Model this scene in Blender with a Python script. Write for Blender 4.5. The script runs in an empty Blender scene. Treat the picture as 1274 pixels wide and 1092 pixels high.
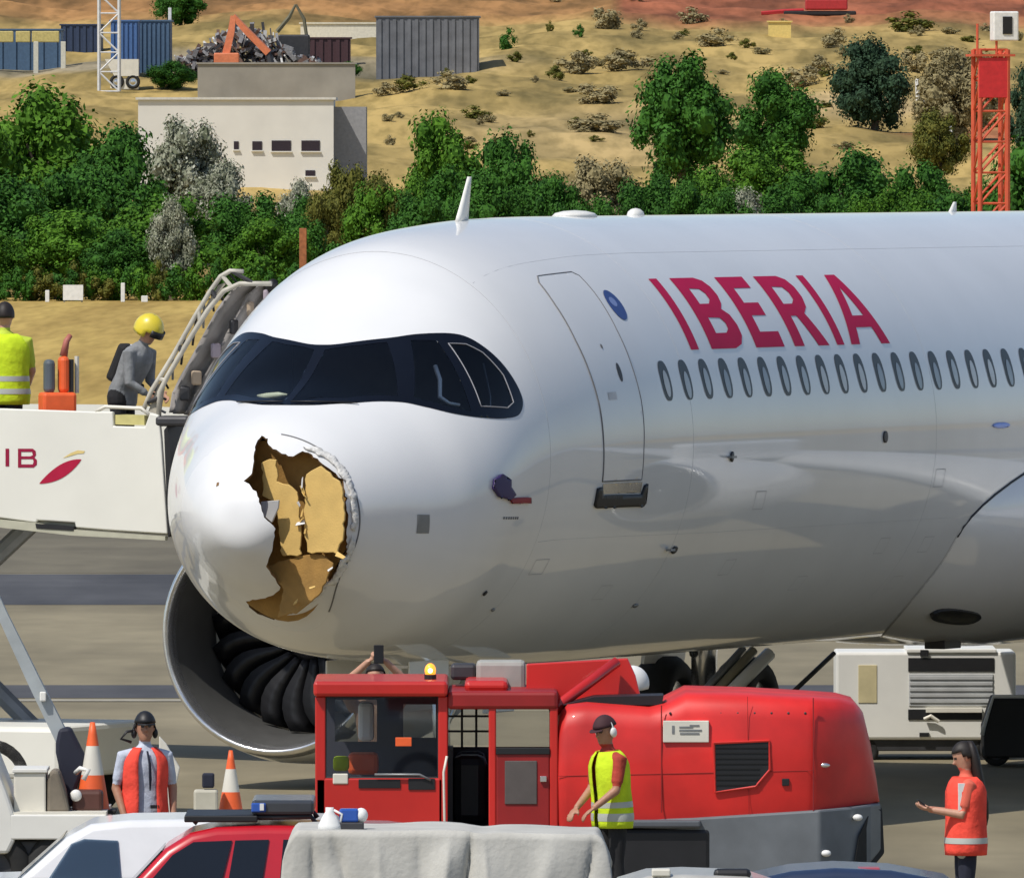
import bpy, bmesh, math, random
import numpy as np
from mathutils import Vector, Matrix
from mathutils.geometry import delaunay_2d_cdt
R = math.radians
SC = bpy.context.scene
COL = SC.collection
# ------------------------------------------------------------------ camera
FPX, CAMH, HORIZON = 21000.0, 6.6, 175.0          # focal length in photo pixels, eye height, horizon row
PIT = math.atan((546 - HORIZON) / FPX)
cam = bpy.data.objects.new('camera', bpy.data.cameras.new('camera'))
COL.objects.link(cam)
cam.location = (0, 0, CAMH)
cam.rotation_euler = (math.pi/2 - PIT, 0, 0)
cam.data.sensor_width = 36
cam.data.lens = 36 * FPX / 1274
cam.data.clip_start, cam.data.clip_end = 5, 6000
SC.camera = cam
# ------------------------------------------------------------------ sky and sun
SUN = Vector((-2.1, -2.0, 4.05)).normalized()        # towards the sun
world = bpy.data.worlds.new('World'); SC.world = world; world.use_nodes = True
wn = world.node_tree.nodes; wn.clear()
sky = wn.new('ShaderNodeTexSky'); sky.sky_type = 'NISHITA'; sky.sun_disc = False
sky.sun_elevation = math.asin(SUN.z); sky.sun_rotation = math.atan2(SUN.x, SUN.y)
sky.altitude = 600; sky.dust_density = 1.5
bg = wn.new('ShaderNodeBackground'); bg.inputs[1].default_value = 0.10
wo = wn.new('ShaderNodeOutputWorld')
world.node_tree.links.new(sky.outputs[0], bg.inputs[0]); world.node_tree.links.new(bg.outputs[0], wo.inputs[0])
sl = bpy.data.lights.new('sun', 'SUN'); sl.energy = 3.4; sl.angle = R(0.53); sl.color = (1, .95, .87)
so = bpy.data.objects.new('sun', sl); COL.objects.link(so)
so.rotation_euler = (-SUN).to_track_quat('-Z', 'Y').to_euler(); so.location = (-40, 60, 60)
SC.view_settings.view_transform = 'Standard'; SC.view_settings.look = 'None'
SC.view_settings.gamma = 1; SC.view_settings.exposure = 0.17
SC.cycles.max_bounces = 6
# ------------------------------------------------------------------ helpers
def W(px, py, d):
    """place in the world of a photo pixel at distance d (metres along +Y)"""
    x, v = (px - 637) / FPX, (546 - py) / FPX
    c, s = math.cos(PIT), math.sin(PIT)
    q = Vector((x, c + v*s, -s + v*c))
    return Vector((0, 0, CAMH)) + q * (d / q.y)
def WX(px, d): return W(px, 546, d).x
def WZ(py, d): return W(637, py, d).z
MATS = {}
def srgb(r, g, b):
    f = lambda c: ((c/255 + .055)/1.055)**2.4 if c > 10 else c/255/12.92
    return (f(r), f(g), f(b))
def mat(name, col=(.5,.5,.5), rough=.6, metal=0, var=.12, scale=6.0, bump=0, bscale=40, coat=0, emit=0, spec=.5, col2=None, detail=4, coords='Object', coat_ior=1.5):
    if name in MATS: return MATS[name]
    m = bpy.data.materials.new(name); m.use_nodes = True; MATS[name] = m
    n, l = m.node_tree.nodes, m.node_tree.links
    b = n['Principled BSDF']
    b.inputs['Roughness'].default_value = rough; b.inputs['Metallic'].default_value = metal
    b.inputs['Coat Weight'].default_value = coat; b.inputs['Coat Roughness'].default_value = .05; b.inputs['Coat IOR'].default_value = coat_ior
    b.inputs['Specular IOR Level'].default_value = spec
    tc = n.new('ShaderNodeTexCoord')
    nz = n.new('ShaderNodeTexNoise'); nz.inputs['Scale'].default_value = scale; nz.inputs['Detail'].default_value = detail
    l.new(tc.outputs[coords], nz.inputs['Vector'])
    mx = n.new('ShaderNodeMix'); mx.data_type = 'RGBA'
    rp = n.new('ShaderNodeMapRange'); rp.inputs[1].default_value = .3; rp.inputs[2].default_value = .7
    l.new(nz.outputs[0], rp.inputs[0]); l.new(rp.outputs[0], mx.inputs[0])
    a = col2 if col2 else tuple(c*(1-var) for c in col)
    bb = col if col2 else tuple(min(1, c*(1+var*.6)) for c in col)
    mx.inputs[6].default_value = (*a, 1); mx.inputs[7].default_value = (*bb, 1)
    l.new(mx.outputs[2], b.inputs['Base Color'])
    if bump:
        nb = n.new('ShaderNodeTexNoise'); nb.inputs['Scale'].default_value = bscale; nb.inputs['Detail'].default_value = 5
        l.new(tc.outputs[coords], nb.inputs['Vector'])
        bp = n.new('ShaderNodeBump'); bp.inputs['Strength'].default_value = bump; bp.inputs['Distance'].default_value = .02
        l.new(nb.outputs[0], bp.inputs['Height']); l.new(bp.outputs[0], b.inputs['Normal'])
    if emit:
        b.inputs['Emission Color'].default_value = (*col, 1); b.inputs['Emission Strength'].default_value = emit
    return m
def glass(name, tint=(.3,.36,.42), opaque=.5, rough=.02, body=(.02,.025,.03)):
    """tinted pane: part see-through, part dark body, with a mirror-like skin"""
    if name in MATS: return MATS[name]
    m = bpy.data.materials.new(name); m.use_nodes = True; MATS[name] = m
    n, l = m.node_tree.nodes, m.node_tree.links; n.clear()
    o = n.new('ShaderNodeOutputMaterial')
    t = n.new('ShaderNodeBsdfTransparent'); t.inputs[0].default_value = (*tint, 1)
    d = n.new('ShaderNodeBsdfDiffuse'); d.inputs[0].default_value = (*body, 1)
    g = n.new('ShaderNodeBsdfGlossy'); g.inputs['Roughness'].default_value = rough
    fr = n.new('ShaderNodeFresnel'); fr.inputs[0].default_value = 1.5
    a = n.new('ShaderNodeMixShader'); a.inputs[0].default_value = opaque
    b = n.new('ShaderNodeMixShader')
    l.new(t.outputs[0], a.inputs[1]); l.new(d.outputs[0], a.inputs[2])
    l.new(fr.outputs[0], b.inputs[0]); l.new(a.outputs[0], b.inputs[1]); l.new(g.outputs[0], b.inputs[2])
    l.new(b.outputs[0], o.inputs[0])
    return m
class MB:
    """collects shapes of ONE object"""
    def __init__(s): s.v = []; s.f = []; s.mi = []
    def add(s, vs, fs, m=0):
        o = len(s.v); s.v += [tuple(v) for v in vs]
        for f in fs: s.f.append(tuple(i+o for i in f)); s.mi.append(m)
        return s
    def box(s, c, d, rot=None, m=0, taper=1.0):
        x, y, z = d[0]/2, d[1]/2, d[2]/2
        vs = [Vector((sx*x*(taper if sz > 0 else 1), sy*y*(taper if sz > 0 else 1), sz*z)) for sz in (-1,1) for sy in (-1,1) for sx in (-1,1)]
        if rot is not None:
            q = rot if isinstance(rot, Matrix) else Matrix.Rotation(rot, 3, 'Z')
            vs = [q @ v for v in vs]
        vs = [v + Vector(c) for v in vs]
        return s.add(vs, [(0,2,3,1),(4,5,7,6),(0,1,5,4),(2,6,7,3),(0,4,6,2),(1,3,7,5)], m)
    def tube(s, pts, r, n=8, m=0, caps=True, sc=(1,1)):
        pts = [Vector(p) for p in pts]; k = len(pts)
        rs = r if isinstance(r, (list, tuple)) else [r]*k
        vs = []; ref = None
        for i, p in enumerate(pts):
            t = (pts[min(i+1,k-1)] - pts[max(i-1,0)])
            if t.length < 1e-9: t = Vector((0,0,1))
            t.normalize()
            if ref is None:
                ref = t.orthogonal().normalized()
            a = (ref - t*ref.dot(t))
            a = a.normalized() if a.length > 1e-6 else t.orthogonal().normalized()
            b = t.cross(a); ref = a
            for j in range(n):
                an = 2*math.pi*j/n
                vs.append(p + (a*math.cos(an)*sc[0] + b*math.sin(an)*sc[1])*rs[i])
        fs = [(i*n+j, i*n+(j+1)%n, (i+1)*n+(j+1)%n, (i+1)*n+j) for i in range(k-1) for j in range(n)]
        if caps: fs += [tuple(range(n-1,-1,-1)), tuple((k-1)*n+j for j in range(n))]
        return s.add(vs, fs, m)
    def loft(s, rings, m=0, caps=True, closed=True):
        n = len(rings[0]); vs = [p for r in rings for p in r]; k = len(rings)
        e = n if closed else n-1
        fs = [(i*n+j, i*n+(j+1)%n, (i+1)*n+(j+1)%n, (i+1)*n+j) for i in range(k-1) for j in range(e)]
        if caps: fs += [tuple(range(n-1,-1,-1)), tuple((k-1)*n+j for j in range(n))]
        return s.add(vs, fs, m)
    def prism(s, poly, a, b, fn, m=0):
        """poly of (p,q) swept from depth a to b; fn(p,q,depth) -> xyz"""
        n = len(poly)
        vs = [fn(p, q, a) for p, q in poly] + [fn(p, q, b) for p, q in poly]
        fs = [tuple(range(n)), tuple(range(2*n-1, n-1, -1))] + [(i, n+i, n+(i+1)%n, (i+1)%n) for i in range(n)]
        return s.add(vs, fs, m)
    def lathe(s, prof, fn, n=32, m=0):
        """prof of (axial, radius); fn(axial, c, s) -> xyz"""
        k = len(prof); vs = [fn(a, r*math.cos(2*math.pi*j/n), r*math.sin(2*math.pi*j/n)) for a, r in prof for j in range(n)]
        fs = [(i*n+j, i*n+(j+1)%n, (i+1)*n+(j+1)%n, (i+1)*n+j) for i in range(k-1) for j in range(n)]
        return s.add(vs, fs, m)
    def sphere(s, c, r, n=12, k=8, m=0, rot=None):
        c = Vector(c); r = r if isinstance(r, (tuple, list)) else (r,)*3
        rings = []
        for i in range(k+1):
            ph = -math.pi/2 + math.pi*i/k; ph = max(min(ph, math.pi/2-.02), -math.pi/2+.02)
            ring = [Vector((r[0]*math.cos(ph)*math.cos(2*math.pi*j/n), r[1]*math.cos(ph)*math.sin(2*math.pi*j/n), r[2]*math.sin(ph))) for j in range(n)]
            if rot is not None: ring = [rot @ p for p in ring]
            rings.append([c + p for p in ring])
        return s.loft(rings, m)
    def build(s, name, mats, parent=None, smooth=False, bevel=0, fix=True, loc=None, seg=2):
        me = bpy.data.meshes.new(name)
        o = s.origin(loc) if loc is not None else None
        me.from_pydata(s.v, [], s.f)
        for mm in (mats if isinstance(mats, (list, tuple)) else [mats]): me.materials.append(mm)
        me.polygons.foreach_set('material_index', s.mi)
        if fix:
            bm = bmesh.new(); bm.from_mesh(me); bmesh.ops.recalc_face_normals(bm, faces=bm.faces); bm.to_mesh(me); bm.free()
        if smooth: me.polygons.foreach_set('use_smooth', [True]*len(me.polygons))
        ob = bpy.data.objects.new(name, me); COL.objects.link(ob)
        if loc is not None: ob.location = loc
        if parent: ob.parent = parent
        if bevel:
            bv = ob.modifiers.new('bevel', 'BEVEL'); bv.width = bevel; bv.segments = seg; bv.limit_method = 'ANGLE'; bv.angle_limit = R(35)
            if smooth is False: me.polygons.foreach_set('use_smooth', [False]*len(me.polygons))
        return ob
    def origin(s, loc):
        s.v = [(a-loc[0], b-loc[1], c-loc[2]) for a, b, c in s.v]
def smooth_angle(o, a=40):
    me = o.data
    me.polygons.foreach_set('use_smooth', [True]*len(me.polygons))
    try: me.set_sharp_from_angle(angle=R(a))
    except Exception: pass
    return o
def tag(o, label=None, cat=None, group=None, kind=None):
    if label: o['label'] = label
    if cat: o['category'] = cat
    if group: o['group'] = group
    if kind: o['kind'] = kind
    return o
def empty(name, loc=(0,0,0), rz=0, label=None, cat=None, group=None):
    o = bpy.data.objects.new(name, None); COL.objects.link(o); o.empty_display_size = .2
    o.location = loc; o.rotation_euler = (0,0,rz)
    return tag(o, label, cat, group)
def copy_tree(o, parent=None):
    c = o.copy(); COL.objects.link(c); c.parent = parent
    for k in [k for k in bpy.data.objects if k.parent == o]: copy_tree(k, c)
    return c
def inpoly(x, y, poly):
    r = False; n = len(poly); j = n-1
    for i in range(n):
        xi, yi = poly[i]; xj, yj = poly[j]
        if (yi > y) != (yj > y) and x < (xj-xi)*(y-yi)/(yj-yi)+xi: r = not r
        j = i
    return r
def densify(poly, step, closed=True):
    out = []; n = len(poly)
    for i in range(n if closed else n-1):
        a, b = poly[i], poly[(i+1) % n]; L = math.hypot(b[0]-a[0], b[1]-a[1]); k = max(1, int(math.ceil(L/step)))
        out += [(a[0]+(b[0]-a[0])*j/k, a[1]+(b[1]-a[1])*j/k) for j in range(k)]
    if not closed: out.append(poly[-1])
    return out
def cdt(loops, step):
    """triangulate the even-odd area of closed 2-D loops, with interior points every step"""
    vs, es = [], []
    for L in loops:
        L = densify(L, step); o = len(vs); vs += [Vector(p) for p in L]
        es += [(o+i, o+(i+1) % len(L)) for i in range(len(L))]
    xs = [v.x for v in vs]; ys = [v.y for v in vs]
    y = min(ys) + step*.5; k = 0
    while y < max(ys):
        x = min(xs) + step*(.5 if k % 2 else 1.0)
        while x < max(xs):
            if sum(inpoly(x, y, L) for L in loops) % 2: vs.append(Vector((x + random.uniform(-.05,.05)*step, y + random.uniform(-.05,.05)*step)))
            x += step
        y += step*.87; k += 1
    r = delaunay_2d_cdt(vs, es, [], 0, 1e-6)
    V = [(p.x, p.y) for p in r[0]]
    T = []
    for f in r[2]:
        cx = sum(V[i][0] for i in f)/len(f); cy = sum(V[i][1] for i in f)/len(f)
        if sum(inpoly(cx, cy, L) for L in loops) % 2: T.append(tuple(f))
    return V, T
random.seed(7)
# basic materials
M_RED = mat('red_paint', (.60,.022,.018), .32, var=.14, scale=1.5, coat=.5)
M_WHITE = mat('white_paint', (.78,.77,.72), .4, var=.06, scale=2.5)
M_CREAM = mat('cream_paint', (.72,.69,.60), .5, var=.08, scale=3)
M_BLACK = mat('black_plastic', (.012,.012,.014), .5, var=.2)
M_RUBBER = mat('tyre_rubber', (.018,.018,.018), .85, var=.2)
M_DARK = mat('dark_metal', (.05,.05,.055), .5, metal=.3, var=.2)
M_GREY = mat('grey_metal', (.25,.26,.27), .45, metal=.4, var=.15)
M_STEEL = mat('bright_steel', (.78,.78,.78), .24, metal=.9, var=.1)
M_ORANGE = mat('orange_plastic', (.85,.13,.03), .5, var=.12, scale=8)
M_HIYEL = mat('yellow_hivis', (.60,.78,.03), .85, var=.16, scale=9, bump=.9, bscale=10, spec=.15)
M_HIORA = mat('orange_hivis', (.92,.09,.06), .85, var=.16, scale=9, bump=.9, bscale=10, spec=.15)
M_REFL = mat('reflective_band', (.46,.48,.44), .35, var=.05)
M_SKIN = mat('skin', (.50,.27,.18), .55, var=.08, scale=30)
M_GLASS = glass('vehicle_glass')
# ================================================================== the setting
def ground_mat():
    m = bpy.data.materials.new('dry_grass_ground'); m.use_nodes = True
    n, l = m.node_tree.nodes, m.node_tree.links; b = n['Principled BSDF']; b.inputs['Roughness'].default_value = .95; b.inputs['Specular IOR Level'].default_value = .1
    g = n.new('ShaderNodeNewGeometry')
    def noise(sx, sy, det=6):
        mp = n.new('ShaderNodeMapping'); mp.inputs['Scale'].default_value = (sx, sy, sx); l.new(g.outputs['Position'], mp.inputs[0])
        z = n.new('ShaderNodeTexNoise'); z.inputs['Scale'].default_value = 1; z.inputs['Detail'].default_value = det; l.new(mp.outputs[0], z.inputs['Vector']); return z
    z1, z2 = noise(.35, .012), noise(2.2, .08)
    r = n.new('ShaderNodeValToRGB'); r.color_ramp.elements[0].position = .3; r.color_ramp.elements[1].position = .72
    r.color_ramp.elements[0].color = (.35,.235,.070,1); r.color_ramp.elements[1].color = (.56,.40,.125,1)
    l.new(z1.outputs[0], r.inputs[0])
    mx = n.new('ShaderNodeMix'); mx.data_type = 'RGBA'; mx.blend_type = 'MULTIPLY'; mx.inputs[0].default_value = .5
    r2 = n.new('ShaderNodeValToRGB'); r2.color_ramp.elements[0].position = .35; r2.color_ramp.elements[1].position = .6
    r2.color_ramp.elements[0].color = (.55,.55,.5,1); r2.color_ramp.elements[1].color = (1,1,1,1)
    l.new(z2.outputs[0], r2.inputs[0]); l.new(r.outputs[0], mx.inputs[6]); l.new(r2.outputs[0], mx.inputs[7]); l.new(mx.outputs[2], b.inputs[0])
    return m
def apron_mat(name, c0, c1, streak=1.0):
    m = bpy.data.materials.new(name); m.use_nodes = True
    n, l = m.node_tree.nodes, m.node_tree.links; b = n['Principled BSDF']; b.inputs['Roughness'].default_value = .85; b.inputs['Specular IOR Level'].default_value = .3
    g = n.new('ShaderNodeNewGeometry')
    def noise(sx, sy, det=6):
        mp = n.new('ShaderNodeMapping'); mp.inputs['Scale'].default_value = (sx, sy, sx); l.new(g.outputs['Position'], mp.inputs[0])
        z = n.new('ShaderNodeTexNoise'); z.inputs['Scale'].default_value = 1; z.inputs['Detail'].default_value = det; l.new(mp.outputs[0], z.inputs['Vector']); return z
    z1, z2, z3 = noise(.5, .05), noise(1.5, .5), noise(.06, .18, 3)
    r = n.new('ShaderNodeValToRGB'); r.color_ramp.elements[0].position = .32; r.color_ramp.elements[1].position = .68
    r.color_ramp.elements[0].color = (*c0,1); r.color_ramp.elements[1].color = (*c1,1)
    ad = n.new('ShaderNodeMath'); ad.operation = 'ADD'; ad.use_clamp = True
    l.new(z1.outputs[0], ad.inputs[0])
    sb = n.new('ShaderNodeMath'); sb.operation = 'MULTIPLY_ADD'; sb.inputs[1].default_value = .5; sb.inputs[2].default_value = -.25
    l.new(z3.outputs[0], sb.inputs[0]); l.new(sb.outputs[0], ad.inputs[1]); l.new(ad.outputs[0], r.inputs[0])
    mx = n.new('ShaderNodeMix'); mx.data_type = 'RGBA'; mx.blend_type = 'MULTIPLY'; mx.inputs[0].default_value = .35
    l.new(r.outputs[0], mx.inputs[6]); l.new(z2.outputs[0], mx.inputs[7])
    sc = n.new('ShaderNodeMix'); sc.data_type = 'RGBA'; sc.blend_type = 'MULTIPLY'; sc.inputs[0].default_value = 1; sc.inputs[7].default_value = (1.2,1.2,1.2,1)
    l.new(mx.outputs[2], sc.inputs[6]); l.new(sc.outputs[2], b.inputs[0])
    bp = n.new('ShaderNodeBump'); bp.inputs['Strength'].default_value = .3; bp.inputs['Distance'].default_value = .01
    l.new(z2.outputs[0], bp.inputs['Height']); l.new(bp.outputs[0], b.inputs['Normal'])
    return m
M_GROUND = ground_mat()
M_APRON = apron_mat('apron_concrete', (.176,.150,.095), (.275,.235,.150))
M_DKPAVE = apron_mat('dark_paving', (.055,.055,.06), (.10,.10,.105))
M_LINE = mat('marking_paint', (.34,.31,.24), .8, var=.2, scale=3)
def sheet(name, x0, x1, y0, y1, z, m, nx=1, ny=1, parent=None):
    mb = MB(); vs = [(x0+(x1-x0)*i/nx, y0+(y1-y0)*j/ny, z) for j in range(ny+1) for i in range(nx+1)]
    mb.add(vs, [(j*(nx+1)+i, j*(nx+1)+i+1, (j+1)*(nx+1)+i+1, (j+1)*(nx+1)+i) for j in range(ny) for i in range(nx)])
    return mb.build(name, m, parent, fix=False)
tag(sheet('ground', -900, 900, -600, 740, -.012, M_GROUND, 6, 6), kind='structure')
tag(sheet('apron', -400, 400, -300, 392, -.004, M_APRON, 6, 6), kind='structure')
DG = lambda py: 138600.0/(py - HORIZON)             # distance of the ground at a photo row
for nm, a, b, x0, x1 in (('asphalt_strip', 752, 714, -60, 60), ('dark_ground_strip', 868, 852, -50, 50), ('dark_ground_strip', 962, 947, -50, -4)):  # dark strips laid across the apron, the nearest only at the left
    tag(sheet(nm, x0, x1, DG(a), DG(b), .0, M_DKPAVE, 8, 1), kind='structure')
M_APR2 = apron_mat('grey_apron', (.113,.098,.068), (.165,.145,.100))
tag(sheet('apron_band', -60, 60, DG(713), DG(640), .0, M_APR2, 8, 1), kind='structure')
tag(sheet('apron_line', -30, 30, DG(872.5), DG(870), .004, M_LINE, 8, 1), kind='structure')
# hillside
def hill_z(x, y):
    base = .0305*max(0, y-722) + .00000*y
    return base
def hn(x, y, s, k): return math.sin(x*s*1.7+y*s*.31+k)*math.cos(x*s*.6-y*s*.43+k*2.1)
def hz(x, y):
    f = min(1, max(0, (y-730)/60))
    return hill_z(x, y) + f*(.45*hn(x, y, .11, 1) + .3*hn(x, y, .23, 2.2) + .12*hn(x, y, .6, 4)) - .02
def hy(px, py):
    """distance at which the view ray through a pixel meets the hillside"""
    d = 735.0
    while d < 1600:
        p = W(px, py, d)
        if p.z <= hz(p.x, d): return d
        d += 2
    return d
xs = [-700,-400,-250,-160,-110,-80] + [(-62 + i*.95) for i in range(131)] + [80,110,160,250,400,700]
ys = [712 + i*4 for i in range(185)] + [1455 + 40*i for i in range(30)]
vs = [(x, y, hz(x, y)) for y in ys for x in xs]
nx = len(xs)
hb = MB().add(vs, [(j*nx+i, j*nx+i+1, (j+1)*nx+i+1, (j+1)*nx+i) for j in range(len(ys)-1) for i in range(nx-1)])
def hill_mat():
    m = bpy.data.materials.new('hillside_soil'); m.use_nodes = True
    n, l = m.node_tree.nodes, m.node_tree.links; b = n['Principled BSDF']; b.inputs['Roughness'].default_value = .95; b.inputs['Specular IOR Level'].default_value = .1
    at = n.new('ShaderNodeAttribute'); at.attribute_name = 'soil'
    g = n.new('ShaderNodeNewGeometry')
    def noise(sx, sy, det=7):
        mp = n.new('ShaderNodeMapping'); mp.inputs['Scale'].default_value = (sx, sy, sx); l.new(g.outputs['Position'], mp.inputs[0])
        z = n.new('ShaderNodeTexNoise'); z.inputs['Scale'].default_value = 1; z.inputs['Detail'].default_value = det; l.new(mp.outputs[0], z.inputs['Vector']); return z
    z1, z2 = noise(.16, .022), noise(1.1, .10)
    r = n.new('ShaderNodeValToRGB'); r.color_ramp.elements[0].position = .36; r.color_ramp.elements[1].position = .60
    r.color_ramp.elements[0].color = (.50,.52,.48,1); r.color_ramp.elements[1].color = (1.12,1.1,1.02,1)
    l.new(z1.outputs[0], r.inputs[0])
    r2 = n.new('ShaderNodeValToRGB'); r2.color_ramp.elements[0].position = .36; r2.color_ramp.elements[1].position = .58
    r2.color_ramp.elements[0].color = (.45,.47,.42,1); r2.color_ramp.elements[1].color = (1,1,1,1)
    l.new(z2.outputs[0], r2.inputs[0])
    m1 = n.new('ShaderNodeMix'); m1.data_type = 'RGBA'; m1.blend_type = 'MULTIPLY'; m1.inputs[0].default_value = 1
    m2 = n.new('ShaderNodeMix'); m2.data_type = 'RGBA'; m2.blend_type = 'MULTIPLY'; m2.inputs[0].default_value = .6
    l.new(at.outputs['Color'], m1.inputs[6]); l.new(r.outputs[0], m1.inputs[7]); l.new(m1.outputs[2], m2.inputs[6]); l.new(r2.outputs[0], m2.inputs[7])
    l.new(m2.outputs[2], b.inputs[0])
    return m
hill = tag(hb.build('hillside', hill_mat(), smooth=True, fix=False), kind='structure')
ca_ = hill.data.color_attributes.new('soil', 'FLOAT_COLOR', 'POINT')
TAN, SOIL, REDS, PALE, GRY = np.array((.45,.325,.125)), np.array((.40,.21,.085)), np.array((.38,.13,.07)), np.array((.50,.37,.20)), np.array((.30,.27,.22))
cols = []
for (x, y, z) in vs:
    c = TAN.copy()
    w = 1/(1+math.exp(-max(-30, min(30, (y-1222+ .25*x + 14*hn(x,y,.12,3))/9))))       # ploughed soil at the top
    top = SOIL if x < 8 else REDS
    c = c*(1-w)+top*w
    def blob(cx, cy, rx, ry, col, k):
        global c
        q = ((x-cx)/rx)**2+((y-cy)/ry)**2
        f = k/(1+math.exp(min(30, (q-1)*5))); c = c*(1-f)+col*f
    blob(20.5, 1000, 4.5, 22, PALE, .9); blob(27, 952, 5, 18, REDS, .85); blob(-22, 1095, 20, 28, GRY, .8); blob(6, 960, 9, 50, PALE, .5)
    cols += [*c, 1]
ca_.data.foreach_set('color', cols)
# ================================================================== the airliner
AL = R(21.4); NX, NY, ZC = -2.51, 156.0, 3.82
ST = np.array([0,.06,.15,.3,.5,.8,1.2,1.6,2.0,2.5,3.0,3.5,4.2,5.0,6.0,7.5])
PT = np.array([-0.804,-0.523,-0.381,-0.197,-0.038,0.167,0.367,0.562,0.855,1.199,1.547,1.79,1.924,1.985,2.03,2.048])
PB = np.array([-0.804,-0.999,-1.084,-1.194,-1.318,-1.464,-1.659,-1.864,-2.01,-2.08,-2.117,-2.153,-2.194,-2.22,-2.245,-2.264])
PW = np.array([0.0,0.274,0.412,0.573,0.738,0.942,1.172,1.376,1.555,1.68,1.735,1.79,1.875,1.936,1.97,1.978])
def pch(su, v):
    t = np.sqrt(ST); x = np.sqrt(np.clip(su, 0, ST[-1])); h = np.diff(t); d = np.diff(v)/h
    m = np.zeros_like(v); m[0] = d[0]
    for i in range(1, len(v)-1):
        if d[i-1]*d[i] > 0:
            w1 = 2*h[i]+h[i-1]; w2 = h[i]+2*h[i-1]; m[i] = (w1+w2)/(w1/d[i-1]+w2/d[i])
    k = np.clip(np.searchsorted(t, x, side='right')-1, 0, len(h)-1); s = (x-t[k])/h[k]
    return ((1+2*s)*(1-s)**2)*v[k]+s*(1-s)**2*h[k]*m[k]+s*s*(3-2*s)*v[k+1]+s*s*(s-1)*h[k]*m[k+1]
def S(u, th, off=0.0):
    """point on the fuselage skin (aircraft frame: x aft, y starboard, z up); th in radians from port, up positive"""
    u = np.asarray(u, float); th = np.asarray(th, float)
    def raw(u, th):
        tp, bt, w = pch(u, PT), pch(u, PB), pch(u, PW)
        tail = np.clip((u-31)/13, 0, 1)
        k = 1-.88*tail**1.6; zm = (tp+bt)/2; zt = zm + .9*tail**1.5
        c, s = np.cos(th), np.sin(th)
        return np.stack([u, -w*k*c, ZC+zt+(tp-zm)*k*s], -1)
    p = raw(u, th)
    if np.any(np.asarray(off) != 0):
        e = 1e-3; a = raw(u+e, th)-raw(np.maximum(u-e, 0), th); b = raw(u, th+e)-raw(u, th-e)
        n = np.cross(a, b); n /= np.linalg.norm(n, axis=-1, keepdims=True)+1e-12
        o = p-np.stack([u+.8, 0*u, ZC-.1+0*u], -1)
        sg = np.sign((n*o).sum(-1, keepdims=True)); p = p+n*sg*np.asarray(off)[..., None]
    return p
plane = empty('airliner', (NX, NY, 0), math.pi/2-AL, 'white passenger jet with a torn-open nose cone and crimson lettering', 'airplane')
M_SKINW = mat('aircraft_white_paint', (.755,.76,.76), .4, var=.05, scale=.8, coat=.85, spec=.12, coat_ior=1.75)
M_RADOME = mat('radome_white_paint', (.74,.745,.75), .34, var=.04, scale=2.5, coat=.45, spec=.12, bump=.0, bscale=3)
M_KEVLAR = mat('bare_composite', (.20,.105,.035), .75, var=.25, scale=14, bump=.3)
M_OCHRE_LIT = mat('sunlit_ochre_composite', (.70,.47,.15), .75, var=.12, scale=6, bump=.15, bscale=60)  # bright tone stands for sun falling through the tear
M_OCHRE_SHADE = mat('shaded_ochre_composite', (.36,.20,.05), .8, var=.2, scale=7, bump=.2, bscale=60)  # darker copy of the ochre, shade inside the nose put into the colour
M_SEAM = mat('panel_seam', (.16,.16,.165), .7, var=.1)
M_CRIM = mat('crimson_lettering', (.50,.008,.072), .6, var=.05, scale=3, spec=.15)
M_MASK = mat('black_mask_paint', (.004,.005,.009), .08, var=.1)
M_CGLASS = glass('cockpit_glass', (.90,.94,1.0), .02, .03, (.012,.016,.03))
TH = lambda th: .72-.08*math.sin(th)+.65*max(0, -math.sin(th))**8
def outward(mb):
    for i, f in enumerate(mb.f):
        p = [Vector(mb.v[k]) for k in f]; n = (p[1]-p[0]).cross(p[2]-p[0]); c = sum(p, Vector())/len(p)
        if n.dot(c-Vector((c.x+.8, 0, ZC-.1))) < 0: mb.f[i] = tuple(reversed(f))
def patch(name, loops, m, off=.004, step=.06, parent=plane, deg=True, asp=1.9, smooth=True, thick=0):
    """sheet lying on the skin, loops in (u, theta deg)"""
    k = math.pi/180*asp
    V, T = cdt([[(u, t*k) for u, t in L] for L in loops], step)
    V = np.array(V); p = S(V[:,0], V[:,1]/asp, np.full(len(V), off))
    mb = MB().add(p.tolist(), T); outward(mb)
    o = mb.build(name, m, parent, smooth=smooth, fix=False)
    if thick:
        s = o.modifiers.new('thick', 'SOLIDIFY'); s.thickness = thick; s.offset = 1
    return o
def line(name, pts, r, m, off=.0, closed=False, parent=plane, step=.06, n=6):
    P = densify([(u, R(t)*1.9) for u, t in pts], step, closed)
    if closed: P = P + [P[0], P[1]]
    q = S(np.array([p[0] for p in P]), np.array([p[1]/1.9 for p in P]), np.full(len(P), off))
    return MB().tube(q.tolist(), r, n).build(name, m, parent, smooth=True)
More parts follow.
